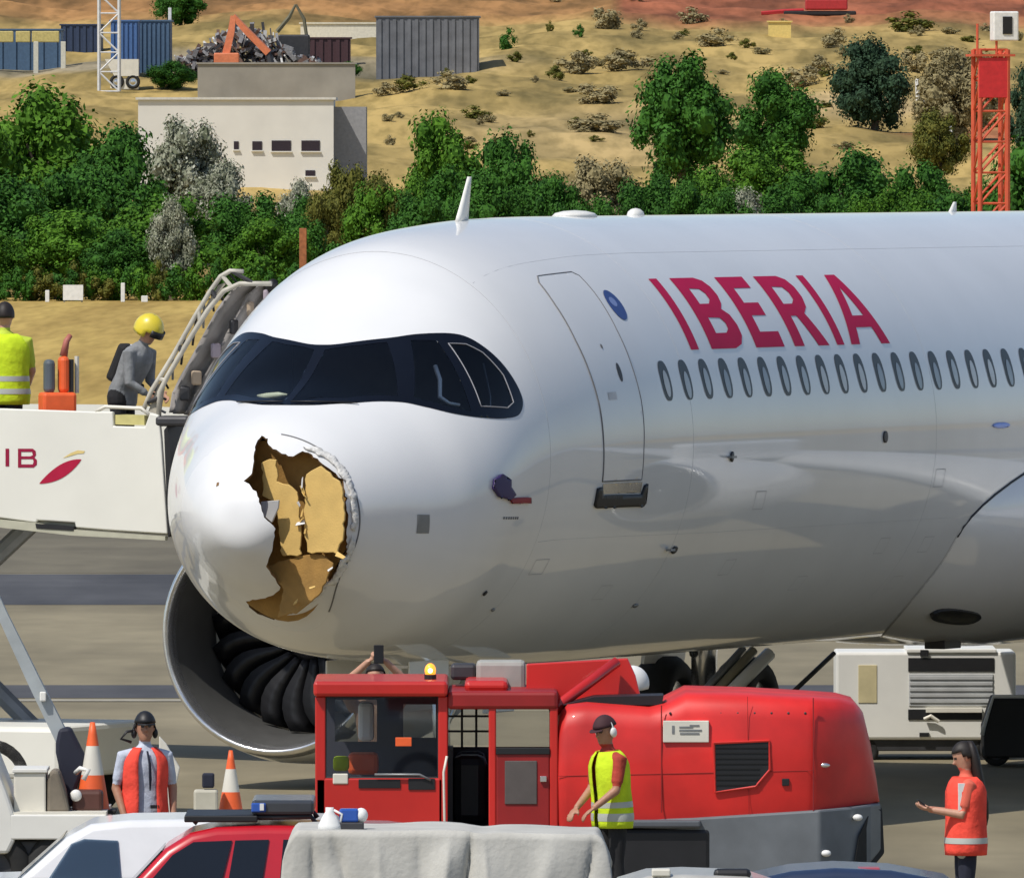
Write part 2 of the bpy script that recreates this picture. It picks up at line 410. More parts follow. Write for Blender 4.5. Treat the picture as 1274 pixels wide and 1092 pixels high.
# cockpit glazing outlines (u, theta) on the port side; starboard mirrors them
MASKP = [(1.10,90),(1.155,77),(1.33,66),(1.57,57),(1.72,50),(1.85,42.2),(2.015,34.5),(2.24,27.8),(2.53,21.8),(2.786,18),(2.913,17.8),(2.99,19.8),(3.0,23.5),(2.97,29),(2.92,35),(2.845,42),(2.77,47.8),(2.67,52.8),(2.445,61.8),(2.24,70.2),(2.064,82),(2.02,90)]
mir = lambda L: [(u, 180-t) for u, t in L]
def catmull(P, k=5):
    n = len(P); out = []
    for i in range(n):
        a, b, c, d = [np.array(P[(i+q) % n]) for q in (-1,0,1,2)]
        for j in range(k):
            t = j/k; out.append(tuple(.5*(2*b+(c-a)*t+(2*a-5*b+4*c-d)*t*t+(3*b-a-3*c+d)*t**3)))
    return out
MASK = catmull(MASKP + mir(MASKP[1:-1][::-1]))
W1 = [(1.955,88),(2.074,76.3),(2.20,69),(1.74,53),(1.625,59.5),(1.398,68.5),(1.20,83.8),(1.17,88.4)]
W2 = [(2.337,62.5),(2.50,55.2),(2.235,30),(2.044,36.2),(1.888,44.3),(1.83,48.2)]
W3 = [(2.56,51.5),(2.38,29),(2.72,22),(2.84,21.8),(2.865,30.5),(2.79,40.5),(2.70,46.5)]
PANES = [W1, W2, W3, mir(W1), mir(W2), mir(W3)]
FAIR = lambda th: 14.7 + 1.75*max(0, (R(-43)-th)/R(37))**2*0.9 + 2.2*max(0, (th-R(-30))/R(22))**2
# skin aft of the radome
vv = np.concatenate([np.linspace(0, 1, 70), np.linspace(1, 12.2, 240)[1:]]); nt = 240
tt = np.linspace(-math.pi/2, 1.5*math.pi, nt, endpoint=False)
ring = np.array([TH(t) for t in tt])
Ug = np.where(vv[:,None] <= 1, ring[None,:]+(3.3-ring[None,:])*vv[:,None], 3.3+(vv[:,None]-1)*3.6)
Tg = np.repeat(tt[None,:], len(vv), 0)
Pg = S(Ug, Tg)
pm = [[(u, R(t)) for u, t in L] for L in PANES]
ins = np.zeros(Ug.shape, bool)
for L in pm:
    us = [a for a, b in L]; ts = [b for a, b in L]
    box = (Ug > min(us)) & (Ug < max(us)) & (Tg > min(ts)) & (Tg < max(ts))
    for i, j in zip(*np.nonzero(box)): ins[i, j] |= inpoly(Ug[i,j], Tg[i,j], L)
fs = []
for i in range(len(vv)-1):
    for j in range(nt):
        k = (j+1) % nt
        if ins[i,j] or ins[i+1,j] or ins[i,k] or ins[i+1,k]: continue
        fs.append((i*nt+j, (i+1)*nt+j, (i+1)*nt+k, i*nt+k))
mb = MB().add(Pg.reshape(-1,3).tolist(), fs); mb.add([Pg[-1].mean(0).tolist()] , []); outward(mb)
fus = mb.build('fuselage', M_SKINW, plane, smooth=True, fix=False)
# radome with the torn opening
HOLE = [(0.614,92.5),(.575,86.8),(.505,84.8),(.448,73.5),(.456,61.8),(.541,59.3),(.575,53),(.579,39.5),(.634,24.8),(.619,10.5),(.619,-3.7),(.644,-18),(.715,-28),(.765,-40.8),(.80,-53.2),(.85,-65.8),(.98,-79),(1.14,-90),(1.25,-99),(1.20,-106.5),(1.12,-109),(.98,-109.5),(.811,-95.8),(.649,-81.5),(.541,-78),(.281,-76),(.148,-52.5),(.091,-26.8),(.087,-10.2),(.043,18.5),(.055,46.7),(.101,70.8),(.143,86.2),(.165,93.8),(.215,86.2),(.312,89.5),(.444,93),(.56,94.5)]
def disc(u, th): r = math.sqrt(u/TH(th)); return (r*math.cos(th), r*math.sin(th))
hl = [disc(u, R(t)) for u, t in HOLE]
hl = densify(hl, .05); rr = random.Random(3)
hl = [(x+rr.uniform(-.009,.009), y+rr.uniform(-.009,.009)) for x, y in hl]
circ = [(math.cos(2*math.pi*i/140), math.sin(2*math.pi*i/140)) for i in range(140)]
V, T = cdt([circ, hl], .035)
def undisc(x, y):
    th = math.atan2(y, x); return min(1, x*x+y*y)*TH(th), th
ut = np.array([undisc(x, y) for x, y in V]); p = S(ut[:,0], ut[:,1])
# hammered dents near the torn edge
for c, a, s in (((.30,-.25),.012,.13),((-.05,.05),.010,.16),((.05,-.45),.014,.12)):
    dd = (np.array(V)-np.array(c)); p[:,0] += a*np.exp(-(dd**2).sum(1)/s**2)
mb = MB().add(p.tolist(), T)
for i, f in enumerate(mb.f):
    q = [Vector(mb.v[k]) for k in f]
    if (q[1]-q[0]).cross(q[2]-q[0]).dot((q[0]+q[1]+q[2])/3-Vector((.9,0,ZC-.72))) < 0: mb.f[i] = tuple(reversed(f))
rad = mb.build('radome', [M_RADOME, M_KEVLAR, M_KEVLAR], plane, smooth=True, fix=False)
rad['label'] = 'white nose cone torn open on one side'
sd = rad.modifiers.new('shell', 'SOLIDIFY'); sd.thickness = .028; sd.offset = -1; sd.material_offset = 1; sd.material_offset_rim = 1
rad.modifiers.new('es', 'EDGE_SPLIT').split_angle = R(50)
# joint line, bulkhead and what is left inside
q = [S(TH(t)+.004, t, .001).tolist() for t in np.linspace(R(-70), R(80), 80)]
MB().tube(q, .008, 6).build('radome_joint', M_SEAM, plane, smooth=True)
FL = random.Random(17)
for L_, o_ in (([(.575,60),(.66,52),(.695,38),(.70,20),(.70,2),(.70,-14),(.655,-12),(.645,4),(.645,20),(.63,36),(.60,50)], .010),
               ([(.66,-16),(.72,-20),(.77,-34),(.735,-38),(.69,-28)], .022),([(.70,-31),(.79,-40),(.83,-52),(.77,-57),(.74,-44),(.68,-38)], .030),
               ([(.76,-52),(.86,-60),(.93,-70),(.86,-75),(.80,-66),(.73,-58)], .024),([(.85,-72),(.97,-77),(1.06,-86),(.97,-89),(.88,-82)], .018),
               ([(.62,-44),(.70,-48),(.70,-58),(.61,-55)], -.03),([(.66,-62),(.76,-66),(.74,-76),(.64,-70)], -.03)):
    L_ = densify(L_, 3.0); L_ = [(u+FL.uniform(-.012,.012), t+FL.uniform(-1.2,1.2)) for u, t in L_]
    patch('torn_skin_flap', [L_], mat('torn_white_rim', (.70,.69,.66), .6, var=.3, scale=20, bump=.4, bscale=40), o_, .05, plane, thick=.012)
def bulk(f, x0, zof=0): return [(x0+.0*t, *(np.array(S(TH(t), t))[1:]*1.0).tolist()) for t in f]
tb = np.linspace(0, 2*math.pi, 72, endpoint=False)
pts = []
for t in tb:
    a = S(TH(t)*.97, t); cx = np.array([.62, 0, ZC-.72]); b = cx+(a-cx)*.93; pts.append((max(a[0], .62)*.60+.33, b[1], b[2]))
mb = MB(); mb.add(pts+[(.82, 0, ZC-.72)], [(i, (i+1) % 72, 72) for i in range(72)])
bulkh = mb.build('bulkhead', M_OCHRE_SHADE, plane)
def on_bulk(px, py, x=.56):
    """aircraft-frame y,z where the sight line crosses the plane x of the bulkhead"""
    o = Vector((0,0,CAMH)); d = W(px, py, 156)-o
    ax = Vector((math.sin(AL), math.cos(AL), 0)); sb = Vector((-math.cos(AL), math.sin(AL), 0)); n0 = Vector((NX, NY, 0))
    k = (x-(o-n0).dot(ax))/d.dot(ax); h = o+d*k-n0
    return (h.dot(sb), h.z)
fj = random.Random(21)
for poly, x, m in (  # panel tones paint the sunlit patches and the shaded lower part
    ([(326,575),(336,570),(344,573),(345,600),(360,603),(372,618),(374,690),(350,692),(346,650),(345,628),(326,615)], .535, M_OCHRE_LIT),
    ([(380,590),(400,580),(424,600),(428,640),(427,668),(420,688),(382,688),(378,640)], .52, M_OCHRE_LIT),
    ([(346,698),(378,690),(400,690),(415,700),(400,735),(372,760),(345,770),(352,735),(334,705)], .56, M_OCHRE_SHADE),
    ([(324,624),(347,622),(346,632),(338,650),(326,640)], .40, M_GREY)):
    if m is not M_GREY: poly = [(a+fj.uniform(-1.6,1.6), b+fj.uniform(-1.6,1.6)) for a, b in densify(poly, 7)]
    yz = [on_bulk(a, b, x) for a, b in poly]
    o = MB().prism(yz, x, x+.03, lambda a, b, d: (d, a, b)).build('composite_panel' if m is not M_GREY else 'antenna_fragment', m if m is not M_GREY else mat('pale_grey_plate', (.5,.5,.5), .5), bulkh, bevel=.006)
fr = random.Random(11)
for k in range(12):                                   # frayed fibres along the panel joint and the lower rim
    if k < 8: px, py, x = 376+fr.uniform(-5,5), 600+k*9+fr.uniform(-3,3), .505
    else:
        a = (k-8)/4; px, py, x = 428-a*80+fr.uniform(-5,5), 690+a*82+fr.uniform(-4,4), .50
    y, z = on_bulk(px, py, x); L = fr.uniform(.05,.12)
    d = Vector((fr.uniform(-.2,.4), fr.uniform(-1,1), fr.uniform(-1,1))).normalized()
    e = d.orthogonal().normalized()*fr.uniform(.010,.026); c = Vector((x, y, z))
    MB().add([c-d*L*.5-e, c+d*L*.5-e*.3, c+d*L*.4+e, c-d*L*.4+e*1.2], [(0,1,2,3)]).build('torn_fibre', M_OCHRE_LIT if k % 3 else M_RADOME, bulkh).modifiers.new('t','SOLIDIFY').thickness = .006
for poly in ([(.2,133.5),(.195,129.5),(.215,128),(.225,131)],):
    patch('chip', [poly], M_KEVLAR, .003, .02)
# glazing
patch('window_mask', [MASK]+PANES, M_MASK, .004, .05)
for i, L in enumerate(PANES): 
    g = patch('cockpit_window', [L], M_CGLASS, .001, .07)
    cu = sum(u for u, t in L)/len(L); ct = sum(t for u, t in L)/len(L)
    if i % 3 == 2: line('window_frame', [(cu+(u-cu)*1.0, ct+(t-ct)*1.0) for u, t in L], .006, mat('window_seal', (.30,.30,.32), .4), .005, True, g)
# cockpit interior seen through the panes
MB().box((3.1,0,ZC-.35),(2.4,2.2,.05)).build('cockpit_floor', M_DARK, plane)
MB().box((4.0,0,ZC+.35),(.05,2.2,1.5)).build('cockpit_wall', mat('cockpit_trim', (.10,.11,.12), .7), plane)
MB().box((1.75,0,ZC+.12),(.55,1.7,.3), Matrix.Rotation(R(-18),3,'Y')).build('glareshield', M_DARK, plane, bevel=.04)
q = S(np.array([2.28,2.2,2.06,2.10,2.19]), np.radians([50.5,46,41.5,37.5,34.5]), np.full(5, -.03))
MB().tube(q.tolist(), [.022,.022,.022,.016,.014], 8).build('grab_handle', mat('pale_trim', (.85,.86,.80), .5), plane, smooth=True)
q = S(np.array([1.62,1.55,1.52,1.50]), np.radians([113,108,102,97.5]), np.full(4, -.10))
MB().tube(q.tolist(), [.012,.034,.030,.010], 8).build('sun_visor_clip', mat('pale_green_trim', (.62,.64,.42), .5), plane, smooth=True)
q = S(np.array([2.75,2.6,2.5]), np.radians([38,29,25]), np.full(3, -.03))
MB().tube(q.tolist(), .008, 6).build('window_latch', M_GREY, plane, smooth=True)
# wipers
for s in (1, -1):
    t = [88, 76, 62] if s > 0 else [92, 104, 118]
    q = S(np.array([1.14,1.20,1.40]), np.radians(t), np.full(3, .02))
    MB().tube(q.tolist(), .008, 6).build('wiper', M_BLACK, plane, smooth=True)
# forward door with its groove, sill, handle and window
DOOR = [(4.43,-8.6),(4.41,2.8),(4.40,11),(4.36,20),(4.33,30),(4.35,41),(4.40,49),(4.50,51.3),(5.28,51),(5.37,49.3),(5.37,43),(5.33,31),(5.33,21),(5.35,12),(5.34,5),(5.32,-1),(5.32,-8.8)]
door = patch('door', [DOOR], M_SKINW, .005, .07)
line('door_gap', DOOR, .0075, M_SEAM, .003, True, door)
patch('door_window', [[(5.0+.045*math.cos(a), 19.5+2.6*math.sin(a)) for a in np.linspace(0, 2*math.pi, 14, endpoint=False)]], M_DARK, .008, .03, door)
patch('peep_hole', [[(4.81+.022*math.cos(a), 27+.7*math.sin(a)) for a in np.linspace(0, 2*math.pi, 8, endpoint=False)]], M_SEAM, .008, .03, door)
patch('door_handle', [[(4.62,12.5),(4.80,12.5),(4.80,14.5),(4.62,14.5)]], mat('handle_grey', (.55,.55,.56), .4), .009, .04, door)
sill = patch('door_sill', [[(4.33,-10.3),(4.33,-14.8),(4.38,-15.6),(5.46,-15.8),(5.50,-15),(5.46,-9.9),(5.40,-10.3),(5.36,-12.6),(4.46,-12.2),(4.42,-10)]], M_BLACK, .004, .05, plane, thick=.02)
patch('sill_plate', [[(4.45,-9.2),(5.35,-9.4),(5.35,-12.2),(4.45,-11.9)]], M_STEEL, .006, .05, sill)
# cabin windows
pane_m = mat('cabin_pane', (.40,.43,.45), .12, var=.1); rim_m = mat('cabin_window_rim', (.014,.017,.024), .4); pane_ms = [pane_m, mat('pale_pane', (.55,.57,.58), .3), mat('pane_dark', (.26,.29,.32), .12)]  # pane greys carry the pale reflections in the glass
for k in range(46):
    cu = 6.066+.5364*k
    ov = [(cu+.125*math.copysign(abs(math.cos(a))**.75, math.cos(a)), 16.3+5.35*math.copysign(abs(math.sin(a))**.75, math.sin(a))) for a in np.linspace(0, 2*math.pi, 22, endpoint=False)]
    w = patch('cabin_window', [ov], rim_m, .004, .08)
    jj = random.Random(k); sh = jj.uniform(-.4,.4)
    iv = [(cu+.003+.066*math.cos(a), 15.2+sh+3.6*math.sin(a)) for a in np.linspace(0, 2*math.pi, 16, endpoint=False)]
    patch('pane', [iv], jj.choice(pane_ms), .007, .08, w)
# lettering: I B E R I A, each letter from x0 to x1 between theta 24.3 and 46.7
def letters(specs, t0, t1, shear=0):
    for nm, x0, x1, outer, holes in specs:
        f = lambda L: [(x0+(x1-x0)*a, t0+(t1-t0)*b) for a, b in L]
        patch('letter', [f(outer)]+[f(h) for h in holes], M_CRIM, .004, .07)
I_ = ([(0,0),(1,0),(1,1),(0,1)], [])
B_ = ([(0,0),(.68,0),(.88,.05),(.99,.16),(1,.30),(.94,.44),(.80,.52),(.90,.60),(.95,.72),(.93,.85),(.84,.95),(.66,1),(0,1)],
      [[(.30,.20),(.60,.20),(.69,.25),(.70,.33),(.62,.40),(.30,.41)], [(.30,.60),(.56,.60),(.65,.66),(.65,.75),(.57,.82),(.30,.83)]])
E_ = ([(0,0),(1,0),(1,.20),(.36,.20),(.36,.42),(.86,.42),(.86,.60),(.36,.60),(.36,.82),(.97,.82),(.97,1),(0,1)], [])
R_ = ([(0,0),(.29,0),(.29,.40),(.46,.40),(.72,0),(1.04,0),(.74,.43),(.90,.52),(.97,.66),(.96,.82),(.87,.94),(.68,1),(0,1)],
      [[(.29,.57),(.55,.57),(.66,.63),(.67,.74),(.59,.82),(.29,.83)]])
A_ = ([(0,0),(.22,0),(.30,.22),(.70,.22),(.78,0),(1,0),(.63,1),(.37,1)], [[(.36,.38),(.64,.38),(.50,.80)]])
letters([('I',6.98,7.19,*I_),('B',7.54,8.51,*B_),('E',8.76,9.54,*E_),('R',9.83,10.76,*R_),('I',11.02,11.22,*I_),('A',11.42,12.52,*A_)], 24.2, 46.4)
# round blue emblem, probe covers and small marks
em = patch('round_emblem', [[(5.66+.155*math.cos(a), 38.6+4.9*math.sin(a)) for a in np.linspace(0, 2*math.pi, 24, endpoint=False)]], mat('emblem_blue', (.02,.05,.22), .3), .004, .05)
patch('emblem_swirl', [[(5.64+.07*math.cos(a), 39.5+1.6*math.sin(a)) for a in np.linspace(0, 2*math.pi, 12, endpoint=False)]], mat('emblem_pale_blue', (.18,.24,.48), .3), .006, .05, em)  # paler blue swirl of the emblem
patch('probe_cover', [[(2.249,5),(2.366,5.3),(2.503,1.8),(2.50,-.5),(2.60,-4),(2.503,-4.7),(2.308,-1.7),(2.22,2)]], mat('violet_cover', (.035,.02,.10), .5), .006, .03, thick=.03)
patch('red_streamer', [[(2.50,-4.2),(2.952,-8.3),(2.972,-10.2),(2.571,-6.6)]], mat('red_streamer', (.30,.02,.03), .6), .006, .03, thick=.02)
patch('service_panel', [[(1.317,-2.2),(1.451,-2),(1.467,-10.7),(1.332,-11.5)]], M_GREY, .005, .03)
for k in range(7): patch('stencil_mark', [[(u_, -11.5-9.1*(u_-2.59)+dt_) for u_, dt_ in ((2.45+.05*k,.4),(2.48+.05*k,.4),(2.48+.05*k,-.4),(2.45+.05*k,-.4))]], M_SEAM, .004, .05)
for u, t, a, b, m in ((2.776,-39,.03,.9,M_BLACK),(7.628,-4,.04,1.4,M_DARK),(11.9,-.8,.06,1.6,M_DARK),(6.69,-28.5,.07,1.1,M_DARK),(6.64,-46.5,.06,.7,M_GREY),(3.3,-47,.03,.6,M_GREY),(15.28,.8,.25,.8,mat('painted_blue_glint',(.30,.40,.85),.4))):  # last oval is a blue reflection put on as colour
    patch('port_fitting_or_glint', [[(u+a*math.cos(x), t+b*math.sin(x)) for x in np.linspace(0, 2*math.pi, 10, endpoint=False)]], m, .004, .04, thick=.012)
for u in (7.55, 6.5): MB().box(S(u, R(-4 if u > 7 else -28), .04).tolist(), (.12,.05,.02)).build('drain_mast', M_GREY, plane)
for u in (3.35, 6.6, 13.4): line('skin_joint', [(u, a) for a in range(-70, 121, 5)], .0016, mat('faint_joint', (.45,.45,.46), .6), .0)
for t in (-24, 57): line('skin_joint', [(u, t) for u in np.arange(3.4, 30, .8)], .0014, mat('faint_joint'), .0, step=.3)
for k in range(9):
    cu, ct = FL.uniform(3.2, 14), FL.uniform(-55, -12); patch('access_panel', [[(cu,ct),(cu+.28,ct),(cu+.28,ct+5),(cu,ct+5)], [(cu+.008,ct+.25),(cu+.272,ct+.25),(cu+.272,ct+4.75),(cu+.008,ct+4.75)]], mat('faint_joint'), .0015, .1)
# antennas
def fin(u, L, h, sweep, w, nm='blade_antenna'):
    z = float(S(u, math.pi/2)[2]); mb = MB(); R0 = []
    for k in range(6):
        f = k/5; cx = u+sweep*f; c = L*(1-.72*f); R0.append([(cx+c*(a-.5), w*b*(1-.5*f), z-.03+(h+.03)*f) for a, b in ((0,0),(.25,.5),(.6,.45),(1,0),(.6,-.45),(.25,-.5))])
    return mb.loft(R0).build(nm, M_WHITE, plane, smooth=True)
fin(5.55, .36, .42, .22, .06); fin(19.3, .3, .1, .1, .05)
MB().sphere(S(8.55, math.pi/2).tolist(), (.34,.20,.055), 14, 6).build('dome_antenna', M_WHITE, plane, smooth=True)
MB().sphere(S(10.2, math.pi/2).tolist(), (.13,.08,.07), 12, 6).build('dome_antenna', M_WHITE, plane, smooth=True)
# belly fairing
tf = np.linspace(R(-190), R(10), 90); uf = np.linspace(0, 1, 60)
Pf = np.zeros((60, 90, 3))
for j, t in enumerate(tf):
    tm = t if t > R(-90) else -math.pi-t
    u0 = FAIR(tm)
    for i, f in enumerate(uf):
        u = u0+(26-u0)*f; g = min(1, (u-u0)/3.2); e = min(1, (26-u)/4.0)
        k = (1-(1-g)**2.2)*(1-(1-e)**2); sh = 1/(1+math.exp((math.degrees(tm)-2)/3.5))
        Pf[i,j] = S(u, t, .004+k*sh*(.10+.24*max(0, math.cos(tm+.45))**2))
mb = MB().add(Pf.reshape(-1,3).tolist(), [(i*90+j, i*90+j+1, (i+1)*90+j+1, (i+1)*90+j) for i in range(59) for j in range(89)]); outward(mb)
mb.build('belly_fairing', M_SKINW, plane, smooth=True, fix=False)
line('fairing_seam', [(FAIR(R(t))+.02, t) for t in range(-30, 1, 3)], .012, M_BLACK, .006)
line('fairing_seam', [(FAIR(R(t))+.02, t) for t in range(-84, -29, 3)], .005, M_SEAM, .004)
def fp(px, py, off=.012):
    """nearest fairing point to a sight line"""
    o = Vector((0,0,CAMH)); d = (W(px, py, 165)-o).normalized(); M = plane_mat; best = None
    for i in range(0, 60):
        for j in range(0, 90):
            w = M @ Vector(Pf[i,j]); r = w-o; q = (r-d*r.dot(d)).length
            if tf[j] > R(-95) and (best is None or q < best[0]): best = (q, i, j)
    return best[1], best[2]
plane_mat = Matrix.Translation((NX, NY, 0)) @ Matrix.Rotation(math.pi/2-AL, 4, 'Z')
def fpatch(name, px, py, a, b, m, sk=.0, pw=1):
    i, j = fp(px, py); c = Vector(Pf[i,j]); tu = (Vector(Pf[i+1,j])-c).normalized(); tv = (Vector(Pf[i,j+1])-c); n = tu.cross(tv).normalized()
    if n.dot(c-Vector((c.x,0,ZC))) < 0: n = -n
    tv = n.cross(tu).normalized(); c = c+n*.02
    cs = lambda x: math.copysign(abs(math.cos(x))**pw, math.cos(x)); ss = lambda x: math.copysign(abs(math.sin(x))**pw, math.sin(x))
    L = [c+tu*(a*cs(x))+tv*(b*ss(x)+sk*a*cs(x)) for x in np.linspace(0, 2*math.pi, 20, endpoint=False)]
    mb = MB(); k = len(L); mb.add(L+[p-n*.10 for p in L], [tuple(range(k))]+[(q, (q+1)%k, k+(q+1)%k, k+q) for q in range(k)])
    return mb.build(name, m, plane)
fpatch('landing_light_rim', 1188, 764, .56, .12, M_BLACK, 0, .8); fpatch('landing_light_lens', 1188, 764, .46, .085, mat('lamp_lens',(.28,.27,.22),.2,metal=.4), 0, .8).location.x += 0
i_, j_ = fp(1173, 797); c_ = Vector(Pf[i_,j_]); MB().box(c_+Vector((0,0,-.01)), (.5,.22,.10)).build('drain_vent', M_BLACK, plane, bevel=.01)
# engines
def engine(side):
    cy = 5.6*side; cz = 1.58; u0 = 14.5; f = lambda a, c, s: (u0+a, cy+c, cz+s)
    e = empty('engine'); e.parent = plane
    e.location = (0,0,0)
    MB().lathe([(.16,1.262),(.5,1.32),(1.2,1.36),(2.2,1.33),(3.2,1.18),(4.0,.95),(4.0,.90),(3.2,1.1)], f, 72).build('nacelle', M_SKINW, e, smooth=True)
    lip = [(.16,1.135),(.10,1.142),(.04,1.155),(.01,1.17),(-.01,1.19),(.01,1.215),(.06,1.24),(.16,1.262)]
    MB().lathe(lip, f, 72).build('intake_lip', M_STEEL, e, smooth=True)
    MB().lathe([(.16,1.135),(.34,1.085),(.6,1.05),(1.0,1.035)], f, 72).build('intake_duct', mat('duct_grey', (.07,.07,.068), .5, var=.1), e, smooth=True)
    fan = MB().lathe([(1.12,1.035),(1.12,.1)], f, 48).build('fan_disc', M_BLACK, e)
    MB().lathe([(.62,.003),(.64,.06),(.72,.14),(.86,.23),(1.04,.31)], f, 28).build('spinner', mat('spinner_grey', (.10,.10,.11), .3, metal=.5), e, smooth=True)
    bm_ = mat('fan_blade_metal', (.012,.012,.014), .45, metal=.2)
    for k in range(20):
        a = 2*math.pi*k/20; mb = MB(); ringL = []
        for r in np.linspace(.28, 1.02, 8):
            q = (r-.28)/.74; tw = R(62-38*q); ch = .16+.16*math.sin(q*2.6); cc = a+.12*math.sin(q*3)
            row = []
            for sgn, th in ((-1,0),(0,.012),(1,0),(0,-.012)):
                ax = -sgn*ch*.5*math.cos(tw)+th; tg = sgn*ch*math.sin(tw)*.5 if False else sgn*ch*.75*math.sin(math.pi/2-tw)
                an = cc+tg/r*.8; row.append(f(.95+ax, r*math.cos(an), r*math.sin(an)))
            ringL.append(row)
        mb.loft(ringL).build('fan_blade', bm_, e, smooth=True)
    MB().box((u0+2.6, cy-.0, cz+1.55),(3.6,.35,.75)).build('pylon', M_SKINW, e, bevel=.1)
    return e
en = engine(1); engine(-1)
en['label'] = 'silver lipped engine intake with dark fan blades'
MB().box((14.5, 5.6+1.15*math.cos(R(233)), 1.58+1.15*math.sin(R(233))), (.5,.12,.28), Matrix.Rotation(R(-40),3,'X')).build('drain_flap', M_BLACK, en, bevel=.02)
# wings, fin, tailplane
def wing(nm, pts, m):
    rings = []
    for (u, y, z, c, t) in pts:
        rings.append([(u+c*a, y, z+t*b) for a, b in ((0,0),(.02,.25),(.1,.5),(.3,.62),(.6,.42),(1,.02),(.6,-.2),(.3,-.38),(.1,-.34),(.02,-.18))])
    return MB().loft(rings).build(nm, m, plane, smooth=True)
M_WING = mat('wing_grey', (.55,.56,.57), .4, var=.06)
for s in (1, -1):
    wing('wing', [(17.0,1.2*s,2.35,5.4,.8),(18.6,5.8*s,2.62,4.0,.6),(20.9,11.5*s,3.1,3.0,.36),(23.4,17*s,3.65,1.6,.2)], M_WING)
    wing('tailplane', [(37.5,.3*s,5.0,3.4,.4),(40.5,6*s,5.5,1.5,.15)], M_WING)
MB().loft([[(36.3+1.2*k+6.2*a*(1-.13*k), b*.28*(1-.1*k), 5.6+1.25*k) for a, b in ((0,0),(.3,.5),(1,0),(.3,-.5))] for k in range(6)]).build('tail_fin', M_CRIM, plane, smooth=True)
# landing gear
def wheel(mb, c, r, w, axis, m0=0, m1=1):
    c = Vector(c); ax = Vector(axis).normalized(); a = ax.orthogonal().normalized(); b = ax.cross(a)
    f = lambda q, s, t: tuple(c+ax*q+a*s+b*t)
    mb.lathe([(-w*.3,.55*r),(-w*.5,.62*r),(-w*.5,.88*r),(-w*.3,r),(w*.3,r),(w*.5,.88*r),(w*.5,.62*r),(w*.3,.55*r)], f, 24, m0)
    mb.lathe([(-w*.3,.01),(-w*.34,.2*r),(-w*.22,.3*r),(-w*.3,.56*r)], f, 24, m1); mb.lathe([(w*.3,.01),(w*.34,.2*r),(w*.22,.3*r),(w*.3,.56*r)], f, 24, m1)
    return mb
def wheel_obj(c, r, w, axis, parent, rim=None):
    c = Vector(c); ax = Vector(axis).normalized(); a = ax.orthogonal().normalized(); b = ax.cross(a); f = lambda q, s, t: tuple(c+ax*q+a*s+b*t)
    ty = MB().lathe([(-w*.3,.55*r),(-w*.5,.62*r),(-w*.5,.88*r),(-w*.3,r),(w*.3,r),(w*.5,.88*r),(w*.5,.62*r),(w*.3,.55*r),(-w*.3,.55*r)], f, 28).build('wheel', M_RUBBER, parent, smooth=True)
    rm = MB()
    for s in (-1, 1): rm.lathe([(s*w*.36,.01),(s*w*.40,.18*r),(s*w*.25,.3*r),(s*w*.32,.57*r)], f, 24)
    rm.build('rim', rim or M_STEEL, ty, smooth=True); return ty
for s in (1, -1):
    g = empty('main_gear'); g.parent = plane
    y = 3.75*s
    if s > 0: gear_sb = g
    for dy in (-.46, .46): wheel_obj((22.0, y+dy, .585), .585, .42, (0,1,0), g)
    MB().tube([(22.0,y-.46,.585),(22.0,y+.46,.585)], .09, 10).tube([(22.0,y,.5),(22.0,y,1.2),(21.95,y*.97,2.6)], [.13,.14,.16], 12).build('strut', M_STEEL, g, smooth=True)
    MB().tube([(22.0,y,1.3),(21.9,y*.55,2.2)], .06, 8).tube([(21.7,y,1.2),(20.6,y*.95,2.3)], .05, 8).build('side_brace', M_STEEL, g, smooth=True)
    MB().add([(21.3,y*1.06,2.7),(22.6,y*1.06,2.7),(22.6,y*1.12,1.1),(21.4,y*1.12,1.1)], [(0,1,2,3)]).build('gear_door', M_WHITE, g).modifiers.new('t','SOLIDIFY').thickness = .04
inv_ = plane_mat.inverted()
for a_, b_, r_, m_ in (((902,868),(958,812),.07,M_WHITE),((868,868),(925,806),.04,M_GREY),((985,862),(1038,812),.025,M_DARK),((880,872),(938,808),.05,mat('brass_strut',(.30,.27,.18),.5))):
    MB().tube([inv_ @ W(*a_, 177.0), inv_ @ W(*b_, 177.4)], r_, 8).build('drag_brace', m_, gear_sb, smooth=True)
g = empty('nose_gear'); g.parent = plane
for dy in (-.25, .25): wheel_obj((5.1, dy, .38), .38, .22, (0,1,0), g)
MB().tube([(5.1,-.25,.38),(5.1,.25,.38)], .05, 8).tube([(5.1,0,.36),(5.05,0,.9),(4.95,0,1.75)], [.07,.08,.10], 12).tube([(5.1,0,1.0),(5.9,0,1.65)], .04, 8).build('strut', M_STEEL, g, smooth=True)
for s in (1, -1):
    MB().box((5.45,.42*s,1.36),(.8,.02,.42)).build('gear_door', M_WHITE, g, bevel=.01)
    MB().box((3.65,.42*s,1.56),(1.0,.02,.28)).build('gear_door', M_WHITE, g, bevel=.01)
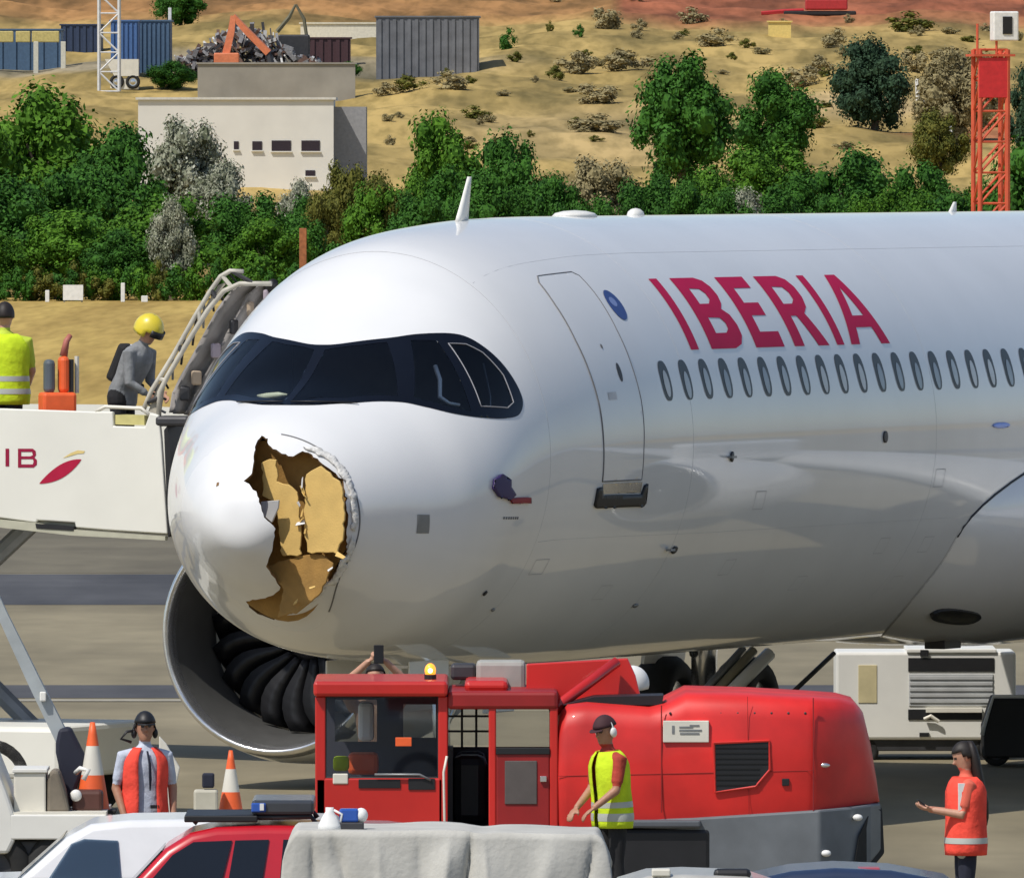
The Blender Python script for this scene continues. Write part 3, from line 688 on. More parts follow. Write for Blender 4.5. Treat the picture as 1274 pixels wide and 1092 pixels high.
# ================================================================== vegetation
def leaf_mat(name, ca, cb, cc=None):
    m = bpy.data.materials.new(name); m.use_nodes = True
    n, l = m.node_tree.nodes, m.node_tree.links; b = n['Principled BSDF']; b.inputs['Roughness'].default_value = .7; b.inputs['Specular IOR Level'].default_value = .15
    g = n.new('ShaderNodeNewGeometry'); r = n.new('ShaderNodeValToRGB')
    r.color_ramp.elements[0].color = (*ca,1); r.color_ramp.elements[1].color = (*cb,1)
    if cc: e = r.color_ramp.elements.new(.9); e.color = (*cb,1); r.color_ramp.elements[2].color = (*cc,1)
    oi = n.new('ShaderNodeObjectInfo'); ad = n.new('ShaderNodeMath'); ad.operation = 'MULTIPLY_ADD'; ad.inputs[1].default_value = .35; ad.inputs[2].default_value = -.12
    l.new(oi.outputs['Random'], ad.inputs[0]); a2 = n.new('ShaderNodeMath'); a2.operation = 'ADD'
    l.new(g.outputs['Random Per Island'], a2.inputs[0]); l.new(ad.outputs[0], a2.inputs[1]); l.new(a2.outputs[0], r.inputs[0])
    l.new(r.outputs[0], b.inputs[0])
    return m
LEAF = {'dark': leaf_mat('leaf_dark_green', (.020,.070,.010), (.052,.155,.018)),
        'green': leaf_mat('leaf_green', (.034,.100,.009), (.088,.205,.016)),
        'olive': leaf_mat('leaf_olive', (.065,.080,.015), (.150,.145,.026)),
        'silver': leaf_mat('leaf_silver', (.13,.15,.09), (.34,.35,.26), (.48,.48,.40)),
        'grey': leaf_mat('leaf_grey_green', (.20,.17,.085), (.33,.275,.14)),
        'blue': leaf_mat('leaf_blue_green', (.018,.042,.022), (.040,.080,.040)),
        'dry': leaf_mat('leaf_dry', (.17,.15,.07), (.30,.25,.12))}
M_BARK = mat('bark', (.11,.08,.055), .9, var=.3, scale=4)
def crown_mesh(seed, nclump, nleaf, leaf, shape, rc):
    r = random.Random(seed); V = []; F = []
    cl = []
    for k in range(nclump):
        while True:
            p = Vector((r.uniform(-1,1), r.uniform(-1,1), r.uniform(-1,1)))
            if .25 < p.length < 1: break
        p = p*(.80 if rc[1] < .3 else .72)
        if shape == 'tall': w = 1-.45*max(0, p.z); p.x *= w; p.y *= w
        cl.append((p, r.uniform(*rc)))
    for c, R0 in cl:
        # dense core of the clump
        o = len(V); n, kk = 7, 5
        for i in range(kk+1):
            ph = -math.pi/2+math.pi*i/kk
            for j in range(n):
                a = 2*math.pi*j/n; q = R0*.60*r.uniform(.7,1.1)
                V.append((c.x+q*math.cos(ph)*math.cos(a), c.y+q*math.cos(ph)*math.sin(a), c.z+q*math.sin(ph)))
        for i in range(kk):
            for j in range(n): F.append((o+i*n+j, o+i*n+(j+1)%n, o+(i+1)*n+(j+1)%n, o+(i+1)*n+j))
        for q in range(nleaf):
            d = Vector((r.gauss(0,1), r.gauss(0,1), r.gauss(0,1))).normalized()
            p = c+d*R0*r.uniform(.55,1.18); nn = (d+Vector((r.uniform(-.7,.7), r.uniform(-.7,.7), r.uniform(-.3,.9)))).normalized()
            a = nn.orthogonal().normalized(); a = Matrix.Rotation(r.uniform(0,6.28), 3, nn) @ a; b = nn.cross(a)
            L = leaf*r.uniform(.6,1.3); w = L*r.uniform(.45,.7); o = len(V)
            V += [tuple(p-a*L), tuple(p+b*w), tuple(p+a*L*1.1), tuple(p-b*w)]; F.append((o,o+1,o+2,o+3))
    return V, F
CM = {}
def crown_data(kind, seed, shape, small=False):
    k = (kind, seed, shape, small)
    if k not in CM:
        V, F = crown_mesh(seed, 16 if small else 62, 70 if small else 230, .075 if small else .034, shape, (.22,.36) if small else (.12,.30))
        me = bpy.data.meshes.new('crown'); me.from_pydata(V, [], F); me.materials.append(LEAF[kind]); CM[k] = me
    return CM[k]
TR = {}
def trunk_data(seed):
    if seed not in TR:
        r = random.Random(seed); mb = MB()
        mb.tube([(0,0,0),(.02,.01,.25),(r.uniform(-.05,.05),.02,.55)], [.06,.045,.035], 8)
        for k in range(5):
            a = r.uniform(0,6.28); z = r.uniform(.3,.5); mb.tube([(0,0,z),(.08*math.cos(a),.08*math.sin(a),z+.12),(.16*math.cos(a),.16*math.sin(a),z+.28)], [.025,.018,.006], 6)
        me = bpy.data.meshes.new('trunk'); me.from_pydata(mb.v, [], mb.f); me.materials.append(M_BARK); TR[seed] = me
    return TR[seed]
def tree(px, top, w, d, kind, label, group, shape='round', seed=0, name='broadleaf_tree', low=.10, cat='tree', bot=None):
    s = FPX/d; x = WX(px, d); z0 = hz(x, d) if d > 722 else 0
    zt = WZ(top, d); h = max(1.0, zt-z0); rw = w/s/2
    e = empty(name, (x, d, z0-.05), 0, label, cat, group)
    c = bpy.data.objects.new('crown', crown_data(kind, seed % 3, shape)); COL.objects.link(c); c.parent = e
    cz0 = h*low; c.location = (0,0,(h+cz0)/2); c.scale = (rw*1.04, rw*.95, (h-cz0)/2*1.04); c.rotation_euler = (0,0,seed*1.7)
    t = bpy.data.objects.new('trunk', trunk_data(seed % 3)); COL.objects.link(t); t.parent = e; t.scale = (h*.7, h*.7, h*.85)
    return e
G1 = 'trees along the far edge of the grass'
G2 = 'trees on the dry hillside'
DK, GN = 'dense dark green tree behind the dry grass field', 'bushy mid green tree behind the dry grass field'
k = 0
TREES = [(60,84,235,736,'green','tall broad green tree rising before the navy shed'),(-40,120,190,730,'green','broad green tree left of the white lattice mast'),(150,140,170,728,'dark','dark tree hiding the left end of the white building'),
          (0,205,190,712,'dark',DK),(112,190,180,716,'dark',DK),(205,232,190,704,'green',GN),(70,250,170,703,'green','green tree right behind the white board sign'),(305,225,150,709,'dark','dark tree below the windows of the white building'),(330,262,140,700,'green','green tree behind the rusty orange post'),(150,275,120,700,'dark','low dark tree right behind the thin white post'),(-10,280,110,699,'green',GN),
          (545,126,140,748,'green','tall green tree directly behind the blade antenna'),(640,148,140,742,'dark','dark round tree between the blade antenna and the roof dome'),(575,190,150,728,'dark',DK),(690,205,110,730,'dark','dark tree just behind the roof dome antenna'),(380,258,110,704,'dark','small dark tree above the cockpit roof line'),(520,225,110,716,'dark',DK),
          (880,198,150,744,'green','green tree at the foot of the tall conical tree'),(1060,170,170,748,'dark','broad dark tree below the blue green hillside tree'),(1150,185,130,742,'dark','dark tree left of the orange mast'),(990,205,130,738,'dark',DK),(1262,190,120,748,'dark','dark tree right of the orange mast'),(955,165,160,776,'green','light green tree below the rounded dark tree'),
          (820,205,90,736,'dark',DK),(1215,215,100,738,'green','green tree at the foot of the orange mast')]
for a in TREES:
    tree(*a, G1, seed=k, low=.02); k += 1
rt = random.Random(31)
for q in range(16):
    px = 395+q*57+rt.uniform(-14,14); kd = rt.choice(['dark','dark','green'])
    tree(px, rt.uniform(205,240), rt.uniform(85,130), rt.uniform(724,736), kd, 'low leafy tree just behind the fuselage roof', 'low trees behind the fuselage', seed=q, low=.02)
for q in range(26):
    px = (-110-q*62 if q % 2 else 1330+q*62)+rt.uniform(-20,20)
    tree(px, rt.uniform(110,215), rt.uniform(120,200), rt.uniform(704,742), rt.choice(['dark','green','dark']), 'leafy tree further along the row at the field edge', 'row of trees continuing along the field edge', seed=q, low=.02)
for a in [(848,46,178,850,'dark','tall dark conical tree standing alone above the fuselage roof',None,'tall'),(962,76,136,872,'dark','rounded dark tree beside the tall conical tree',None),
          (1088,34,132,955,'blue','large blue green tree on the hillside beside the pale track',None),(1190,46,140,935,'grey','grey green leafy tree behind the orange mast',None),(1285,70,90,900,'blue','blue green tree at the far side of the orange mast',None),
          (1168,128,95,885,'olive','low olive coloured tree below the grey green tree',None),(225,-28,84,1210,'dark','dark tree above the blue sheds',None),(215,72,80,1045,'dark','dark bush between the cream lorry and the concrete wall',None),(434,74,42,1078,'dark','small dark bush at the end of the grey shed',None)]:
    tree(*a, seed=k, low=-.06); k += 1
tree(232,128,140,752,'silver','tall silver leaved tree in front of the white building',None, seed=1, name='poplar_tree'); tree(278,190,110,744,'silver','smaller silver leaved tree beside the white building windows',None, seed=2, name='poplar_tree')
tree(215,235,70,699,'silver','pale flowering bush among the green trees',None, seed=0, name='silver_bush', cat='bush'); tree(372,215,70,742,'silver','thin silver bush below the corner of the white building',None, seed=2, name='silver_bush', cat='bush')
for p, t, w, d in ((430,185,90,735),(470,205,110,726),(400,225,80,712)):
    tree(p, t, w, d, 'olive', 'yellowish olive tree left of the roof antenna', 'olive trees near the antenna', seed=int(p), name='olive_tree', low=.02)
tree(745,180,150,748,'grey','grey green bush above the fuselage roof',None, seed=1, name='grey_bush', cat='bush', low=0)
tree(925,225,100,732,'silver','pale leaved bush just above the fuselage roof',None, seed=2, name='silver_bush', cat='bush', low=0)
# scrub on the hillside
rs = random.Random(5)
def shrub(px, py, w, h, kind, label='low dry scrub bush on the tan hillside', group='scrub on the hillside'):
    d = hy(px, py); s = FPX/d; x = WX(px, d)
    c = bpy.data.objects.new('scrub_bush', crown_data(kind, int(px) % 3, 'round', True)); COL.objects.link(c)
    c.location = (x, d, hz(x, d)+h/s*.42); c.scale = (w/s/2*1.3, w/s/2*1.3, h/s/2*1.4); c.rotation_euler = (0,0,px)
    return tag(c, label, 'bush', group)
for a in [(632,62,26,26,'dark'),(640,78,20,14,'olive'),(757,37,42,30,'grey'),(720,48,14,16,'dark'),(715,92,50,30,'grey'),(780,88,60,26,'grey'),(745,130,60,26,'grey'),(560,112,50,22,'grey'),(510,115,40,20,'olive'),(480,122,30,16,'grey'),(550,165,30,16,'olive'),
          (690,100,24,18,'olive'),(795,40,20,14,'grey'),(890,58,50,22,'grey'),(1000,110,50,30,'grey'),(1020,95,34,26,'grey'),(1135,90,40,30,'grey'),(860,30,40,20,'grey'),(930,62,20,12,'olive'),(590,150,40,16,'olive'),(1040,60,40,24,'grey'),(1130,40,60,24,'olive'),(795,2,24,10,'dry'),(690,4,16,8,'grey'),(820,130,40,22,'grey'),(1010,160,40,22,'olive'),(740,165,70,22,'grey')]:
    shrub(*a)
for q in range(70):
    px, py = rs.uniform(470, 1270), rs.uniform(25, 190)
    shrub(px, py, rs.uniform(10,26), rs.uniform(6,13), rs.choice(['dry','grey','olive','dry']), 'tiny dry tuft on the tan hillside', 'dry tufts on the hillside')
# low hedge and posts at the edge of the grass
for q in range(26):
    px = -40+q*17+rs.uniform(-4,4); d = 697+rs.uniform(-2,1.5); w = rs.uniform(34,56); h = rs.uniform(34,60)
    c = bpy.data.objects.new('hedge_bush', crown_data(rs.choice(['dark','green','olive']), q % 3, 'round', True)); COL.objects.link(c)
    s = FPX/d; c.location = (WX(px, d), d, h/s*.42); c.scale = (w/s/2, w/s/2, h/s/2*1.15); c.rotation_euler = (0,0,q)
    tag(c, 'low hedge bush lining the edge of the dry grass field', 'bush', 'hedge at the field edge')
def post(name, px, y0, y1, wpx, d, m, label, cat):
    s = FPX/d; x = WX(px, d); z1 = WZ(y0, d)
    o = MB().box((x, d, z1/2), (wpx/s, wpx/s, z1)).build(name, m, bevel=.02, loc=(x, d, 0)); return tag(o, label, cat)
e = empty('field_sign', (WX(91,690),690,0), 0, 'white board sign on two legs at the field edge', 'sign')
s_ = FPX/690; x = WX(91,690)
MB().box((0,0,WZ(364,690)), (25/s_,.08,19/s_)).build('board', mat('sign_white', (.8,.8,.78), .6), e)
for q in (-11, 11): MB().box((q/s_,.08,WZ(370,690)/2), (.06,.06,WZ(370,690))).build('leg', M_GREY, e)
post('marker_post', 153, 352, 378, 5, 690, mat('sign_white'), 'thin white post at the field edge', 'post')
post('marker_stub', 59, 361, 374, 5, 690, mat('sign_white'), 'short leaning white stub at the field edge', 'post')
post('marker_stone', 180, 368, 375, 8, 690, mat('sign_white'), 'small white stone marker at the field edge', 'marker')
post('rusty_post', 377, 284, 340, 9, 696, mat('rust', (.36,.13,.05), .8, var=.3), 'rusty orange post standing before the green trees', 'post')
# ================================================================== orange antenna mast
M_MAST = mat('mast_orange', (.62,.10,.045), .6, var=.2, scale=1.5); M_MRED = mat('mast_red', (.62,.025,.03), .5, var=.15)
D = 600; s_ = FPX/D; x0 = WX(1232, D); ztop = WZ(62, D); hw_ = .5
mast = empty('antenna_mast', (x0, D, 0), R(12), 'orange and red lattice antenna mast with a white box on top', 'mast')
for sx in (-1, 1):
    for sy in (-1, 1):
        MB().tube([(sx*hw_,sy*hw_,0),(sx*hw_,sy*hw_,ztop)], .10 if sx > 0 else .085, 8).build('leg', M_MAST, mast)
nz = 9
for i in range(nz):
    z0, z1 = ztop*i/nz, ztop*(i+1)/nz
    for sy in (-1, 1):
        MB().tube([(-hw_,sy*hw_,z0),(hw_,sy*hw_,z1)], .045, 6).build('brace', M_MAST, mast)
        MB().tube([(-hw_,sy*hw_,z1),(hw_,sy*hw_,z1)], .04, 6).build('cross_bar', M_MAST, mast)
    for sx in (-1, 1): MB().tube([(sx*hw_,-hw_,z1),(sx*hw_,hw_,z0)], .04, 6).build('brace', M_MAST, mast)
za, zb = WZ(122,D), WZ(72,D)
MB().box((-.02,-.56,(za+zb)/2),(1.08,.06,zb-za)).build('warning_panel', M_MRED, mast, bevel=.02)
MB().box((0,0,zb+.08),(1.5,1.3,.08)).build('top_platform', M_MAST, mast)
for q in (-.6, .1): MB().tube([(q,-.5,zb),(q,-.5,WZ(30,D))], .045, 6).build('rail_post', M_MAST, mast)
bx_ = MB().box((.42,-.35,WZ(33,D)),(.92,.6,1.05)).build('equipment_box', mat('sign_white'), mast, bevel=.05)
MB().box((.46,-.665,WZ(33,D)+.03),(.34,.04,.62)).build('box_screen', M_BLACK, bx_)
# ================================================================== white flat-roofed building
D = 850; s_ = FPX/D
def bp(px, py, d=D): p = W(px, py, d); return p
xl, xr = WX(172,D), WX(415,D); xr2 = WX(455,D); zr = WZ(124,D); zb = hz(xl, D)-.6
b = empty('flat_roofed_building', ((xl+xr)/2, D, 0), 0, 'white flat roofed building with a row of small dark windows', 'building')
b_off = Vector(((xl+xr)/2, D, 0))
M_BW = mat('building_plaster', (.70,.68,.62), .8, var=.07, scale=.6)
zr2 = WZ(128,D)
def bl(p): return Vector(p)-b_off
MB().box(bl(((xl+xr)/2, D+4.5, (zr+zb)/2)), (xr-xl, 9, zr-zb)).build('wall', M_BW, b)
MB().box(bl(((xl+xr)/2, D+4.5, zr+.05)), (xr-xl+.25, 9.3, .12)).build('roof', mat('roof_pale', (.62,.60,.54), .8), b)
MB().box(bl(((xr+xr2)/2, D+5.5, (zr2+zb)/2-.1)), (xr2-xr, 7, zr2-zb-.2)).build('side_wing', mat('wing_grey_plaster', (.30,.30,.31), .8), b)
for a, c, y0, y1 in ((291,297,176,186),(314,326,176,187),(338,362,175,188),(375,398,175,188),(380,392,212,219)):
    wx, wz = (WX(a,D)+WX(c,D))/2, (WZ(y0,D)+WZ(y1,D))/2
    w = MB().box(bl((wx, D-.01, wz)), (WX(c,D)-WX(a,D), .06, WZ(y0,D)-WZ(y1,D))).build('window', mat('window_dark', (.03,.02,.03), .2), b)
    MB().box(bl((wx, D-.06, WZ(y1,D)-.04)), (WX(c,D)-WX(a,D)+.1, .12, .06)).build('sill', M_BW, w)
# ================================================================== industrial yard at the top of the slope
def yard(name, px0, px1, y0, y1, d, depth, m, label, cat, ribs=0, parent=None):
    d = min(hy(px0+4, y1), hy((px0+px1)/2, y1), hy(px1-4, y1))
    """a box-like building or container with ribs on the face turned to us"""
    xa, xb = WX(px0,d), WX(px1,d); za, zb = WZ(y1,d), WZ(y0,d); c = Vector(((xa+xb)/2, d, min(za, hz((xa+xb)/2, d))))
    e = empty(name, c, 0, label, cat)
    lo = min(za, hz((xa+xb)/2, d)-.3)
    MB().box(Vector(((xa+xb)/2, d+depth/2, (lo+zb)/2))-c, (xb-xa, depth, zb-lo)).build('wall', m, e)
    for k in range(ribs):
        x = xa+(xb-xa)*(k+.5)/ribs
        MB().box(Vector((x, d-.04, (lo+zb)/2))-c, ((xb-xa)/ribs*.45, .1, (zb-lo)*.94)).build('rib', m, e)
    MB().box(Vector(((xa+xb)/2, d+depth/2, zb+.05))-c, (xb-xa+.2, depth+.2, .1)).build('roof', m, e)
    return e
M_BLUE1 = mat('blue_cladding', (.06,.14,.34), .6, var=.15); M_BLUE2 = mat('blue_grey_cladding', (.07,.13,.22), .6, var=.15); M_NAVY = mat('navy_cladding', (.025,.045,.10), .6, var=.15)
yard('blue_shed', 138, 172, 27, 92, 1092, 6, M_BLUE1, 'bright blue clad shed beside the white lattice mast', 'shed', 6)
yard('blue_container', 172.5, 212, 27, 92, 1090, 6, M_BLUE2, 'slate blue container adjoining the bright blue shed', 'container', 7)
yard('navy_shed', 76, 126, 32, 64, 1094, 6, M_NAVY, 'dark navy shed behind the green tree tops', 'shed', 6)
yard('long_blue_shed', -60, 76, 38, 85, 1096, 6, M_BLUE2, 'long dull blue shed with yellow beams stacked on it', 'shed', 8)
for p0, p1 in ((-25,17),(20,38),(40,74)):
    d = 1088; x = (WX(p0,d)+WX(p1,d))/2; z = WZ(46,d)
    tag(MB().box((0,0,.35), (WX(p1,d)-WX(p0,d), .7, .72)).build('yellow_beam', mat('beam_yellow', (.55,.45,.16), .6, var=.2), bevel=.05, loc=None), 'yellow steel beam lying on stilts before the blue shed', 'beam', 'yellow beams in the yard').location = (x, d, z-.35)
for px in (45, 79): post('stilt', px, 52, 84, 6, 1087, mat('stilt_cream', (.6,.58,.48), .7), 'cream stilt under the yellow beams', 'post')['group'] = 'stilts under the yellow beams'
# lorry, concrete wall, truck roof, grey shed
d = hy(155,113); e = empty('dump_lorry', (WX(155,d), d, hz(WX(155,d),d)), 0, 'cream dump lorry parked below the bright blue shed', 'lorry')
o_ = e.location.copy()
def lb(px0, px1, y0, y1, dep): return Vector(((WX(px0,d)+WX(px1,d))/2, d, (WZ(y0,d)+WZ(y1,d))/2))-o_, (WX(px1,d)-WX(px0,d), dep, WZ(y0,d)-WZ(y1,d))
c, q = lb(131,173,74,95,2.3)
MB().prism([(-q[0]/2,q[2]/2),(q[0]/2,q[2]/2),(q[0]/2,-q[2]/2),(-q[0]/2+.6,-q[2]/2)], -1.15, 1.15, lambda a, b_, dd: (c.x+a, c.y+dd, c.z+b_)).build('tipper', M_CREAM, e)
c, q = lb(138,173,98,112,2.1); MB().box(c, q).build('chassis', M_CREAM, e, bevel=.05)
for px in (146, 166): wheel_obj(Vector((WX(px,d), d-1, hz(o_.x,d)+.45))-o_, .45, .3, (0,1,0), e)
yard('concrete_wall', 246, 442, 80, 124, 1046, .6, mat('old_concrete', (.30,.28,.24), .9, var=.2, scale=.5), 'long grey concrete wall below the scrap heap', 'wall')
yard('scrap_lorry_trailer', 374, 470, 30, 48, 1100, 2.5, mat('trailer_cream', (.72,.68,.56), .6), 'long cream trailer roof behind the concrete wall', 'trailer')
yard('maroon_container', 384, 436, 48.5, 84, 1098, 2.3, mat('maroon_steel', (.06,.025,.03), .6), 'dark maroon container under the cream trailer', 'container', 5)
yard('grey_shed', 468, 596, 22, 90, 1085, 8, mat('grey_cladding', (.16,.165,.18), .5, var=.25, scale=1.2), 'weathered grey metal shed on the hillside', 'shed', 14)
# white lattice mast
d = 1040; xm = WX(136,d); e = empty('lattice_mast', (xm, d, hz(xm,d)), 0, 'white lattice mast in front of the blue sheds', 'mast')
lm = mat('mast_white', (.66,.67,.68), .5)
for sx in (-.62, .62):
    for sy in (-.6, .6): MB().tube([(sx,sy,0),(sx,sy,16)], .10, 6).build('leg', lm, e)
for i in range(13):
    z = i*1.2; MB().tube([(-.62,-.6,z),(.62,-.6,z+1.2)] if i % 2 else [(.62,-.6,z),(-.62,-.6,z+1.2)], .06, 6).build('brace', lm, e)
    MB().tube([(-.62,-.6,z),(.62,-.6,z)], .05, 6).build('cross_bar', lm, e)
post('yard_pole', 211.5, 10, 70, 4, 1080, lm, 'thin white pole at the corner of the slate container', 'pole')
# scrap heap: one uncountable pile
r = random.Random(9); mb = MB()
d0 = 1075
for q in range(900):
    t = r.random(); px = r.uniform(222, 398); topy = 84-56*math.exp(-((px-305)/62)**2)*r.uniform(.7,1); py = r.uniform(topy, 86)
    dd = d0+r.uniform(-2,3); p = W(px, py, dd); L = r.uniform(.25,1.0)
    mb.box(p, (L, r.uniform(.1,.4), r.uniform(.06,.3)), Matrix.Rotation(r.uniform(0,3), 3, 'Y') @ Matrix.Rotation(r.uniform(-.6,.6), 3, 'Z'), m=r.choice([0,0,1,2,3,1,2,0]))
hp = mb.build('scrap_heap', [mat('scrap_grey', (.22,.22,.23), .6, var=.3), mat('scrap_rust', (.14,.08,.06), .8, var=.3), mat('scrap_pale', (.55,.55,.54), .5), mat('scrap_dark', (.04,.04,.045), .7)])
tag(hp, 'heap of mixed scrap metal behind the concrete wall', 'scrap', kind='stuff')
# orange grab crane over the heap
d = 1071; e = empty('grab_crane', (WX(300,d), d, hz(WX(300,d),d)), 0, 'orange grab crane arm bent over the scrap heap', 'crane')
o_ = e.location.copy(); L = lambda px, py, dy=0: W(px, py, d)-o_+Vector((0,dy,0))
mo = mat('crane_orange', (.72,.22,.10), .5, var=.15)
MB().tube([L(281,68),(L(288,38)),L(290,20)], [.34,.30,.22], 4).build('lower_boom', mo, e)
MB().tube([L(290,20),L(306,38),L(334,66)], [.22,.28,.30], 4).build('upper_boom', mo, e)
MB().box(L(282,76),(1.6,1.8,1.0)).build('crane_base', mo, e, bevel=.08)
MB().tube([L(334,66),L(338,84)], [.16,.3], 6).build('grab', M_DARK, e)
d = 1076; e = empty('lattice_jib', (WX(360,d), d, hz(WX(360,d),d)), 0, 'dark crane jib rising beside the cream trailer', 'crane'); o_ = e.location.copy()
MB().tube([L(345,40),L(360,22),L(368,6)], [.16,.14,.08], 5).tube([L(368,6),L(378,24),L(382,50)], [.08,.12,.12], 5).build('jib', mat('jib_olive', (.14,.13,.08), .7), e)
MB().box(L(366,62),(2.0,1.6,1.9)).build('machine_house', M_DARK, e, bevel=.1)
# machinery on the red soil
d = hy(1025,20); e = empty('red_digger', (WX(1025,d), d, hz(WX(1025,d),d)), 0, 'red earth moving machine on the red soil', 'digger'); o_ = e.location.copy()
mr = mat('digger_red', (.45,.03,.03), .5)
MB().box(L(1028,6),(70/FPX*d*.75,1.8,.8)).build('body', mr, e, bevel=.1); MB().box(L(1020,17),(90/FPX*d,1.6,.35)).build('track', M_RUBBER, e, bevel=.1)
MB().tube([L(1000,14),L(975,15),L(947,17)], [.2,.2,.15], 5).build('blade_arm', mr, e); MB().box(L(1030,-4),(2.0,1.5,1.0)).build('cab', mat('digger_window', (.5,.35,.33), .4), e, bevel=.1)
yard('yellow_skip', 956, 984, 28, 46, 1215, 1.4, mat('skip_yellow', (.72,.55,.18), .6), 'yellow skip below the red digger', 'skip')
d = 985; e = empty('goal_frame', (WX(1140,d), d, hz(WX(1140,d),d)), 0, 'small white frame standing beside the blue green tree', 'frame'); o_ = e.location.copy()
MB().tube([L(1141,98),L(1142,128)], .12, 6).tube([L(1142,128),L(1152,130)], .18, 6).build('frame', mat('sign_white'), e)
d = 930; o = MB().box((0,0,.2),(1.3,.6,.4)).build('white_block', mat('sign_white'), bevel=.03); o.location = (WX(1170,d), d, WZ(162,d)-.2); tag(o, 'low white block on the reddish soil patch', 'block')
# ================================================================== people
def shell(c, rad, keep, m, name, parent, thick=.012, n=20, k=14, mod=None):
    V = []; F = []
    for i in range(k+1):
        ph = -math.pi/2+math.pi*i/k
        for j in range(n):
            a = 2*math.pi*j/n; V.append(Vector((rad[0]*math.cos(ph)*math.cos(a), rad[1]*math.cos(ph)*math.sin(a), rad[2]*math.sin(ph))))
    for i in range(k):
        for j in range(n):
            f = (i*n+j, i*n+(j+1)%n, (i+1)*n+(j+1)%n, (i+1)*n+j); ce = sum((V[q] for q in f), Vector())/4
            if keep(ce.x/rad[0], ce.y/rad[1], ce.z/rad[2]): F.append(f)
    o = MB().add([mod(v)+Vector(c) if mod else v+Vector(c) for v in V], F).build(name, m, parent, smooth=True)
    s = o.modifiers.new('thick', 'SOLIDIFY'); s.thickness = thick; s.offset = 1
    return o
def hand(mb, segs, w, d, pn, curl, side, mi):
    d = Vector(d).normalized(); pn = Vector(pn); pn = (pn-d*pn.dot(d)).normalized(); x = d.cross(pn)
    c = Vector(w)+d*.05
    mb.sphere(c, (.040,.016,.052), 10, 8, 0, Matrix((x, pn, d)).transposed()); segs.append((Vector(w), Vector(w)+d*.09, .035, mi))
    for k, L in enumerate((.062,.072,.068,.052)):
        o = c+x*((k-1.5)*.020)+d*.042; a = o; dd = d; pts = [a]
        for q in range(3):
            dd = (Matrix.Rotation(curl*.55, 3, x) @ dd); a = a+dd*L*(.5,.3,.25)[q]; pts.append(a)
        mb.tube(pts, [.0095,.009,.0085,.007], 6); segs.append((pts[0], pts[-1], .01, mi))
    t0 = c+x*side*.034-d*.025; t1 = t0+(x*side*.6+d*.7+pn*.25).normalized()*.035; t2 = t1+(d*.9+pn*.4).normalized()*.03
    mb.tube([t0,t1,t2], [.012,.0105,.008], 6); segs.append((t0, t2, .011, mi))
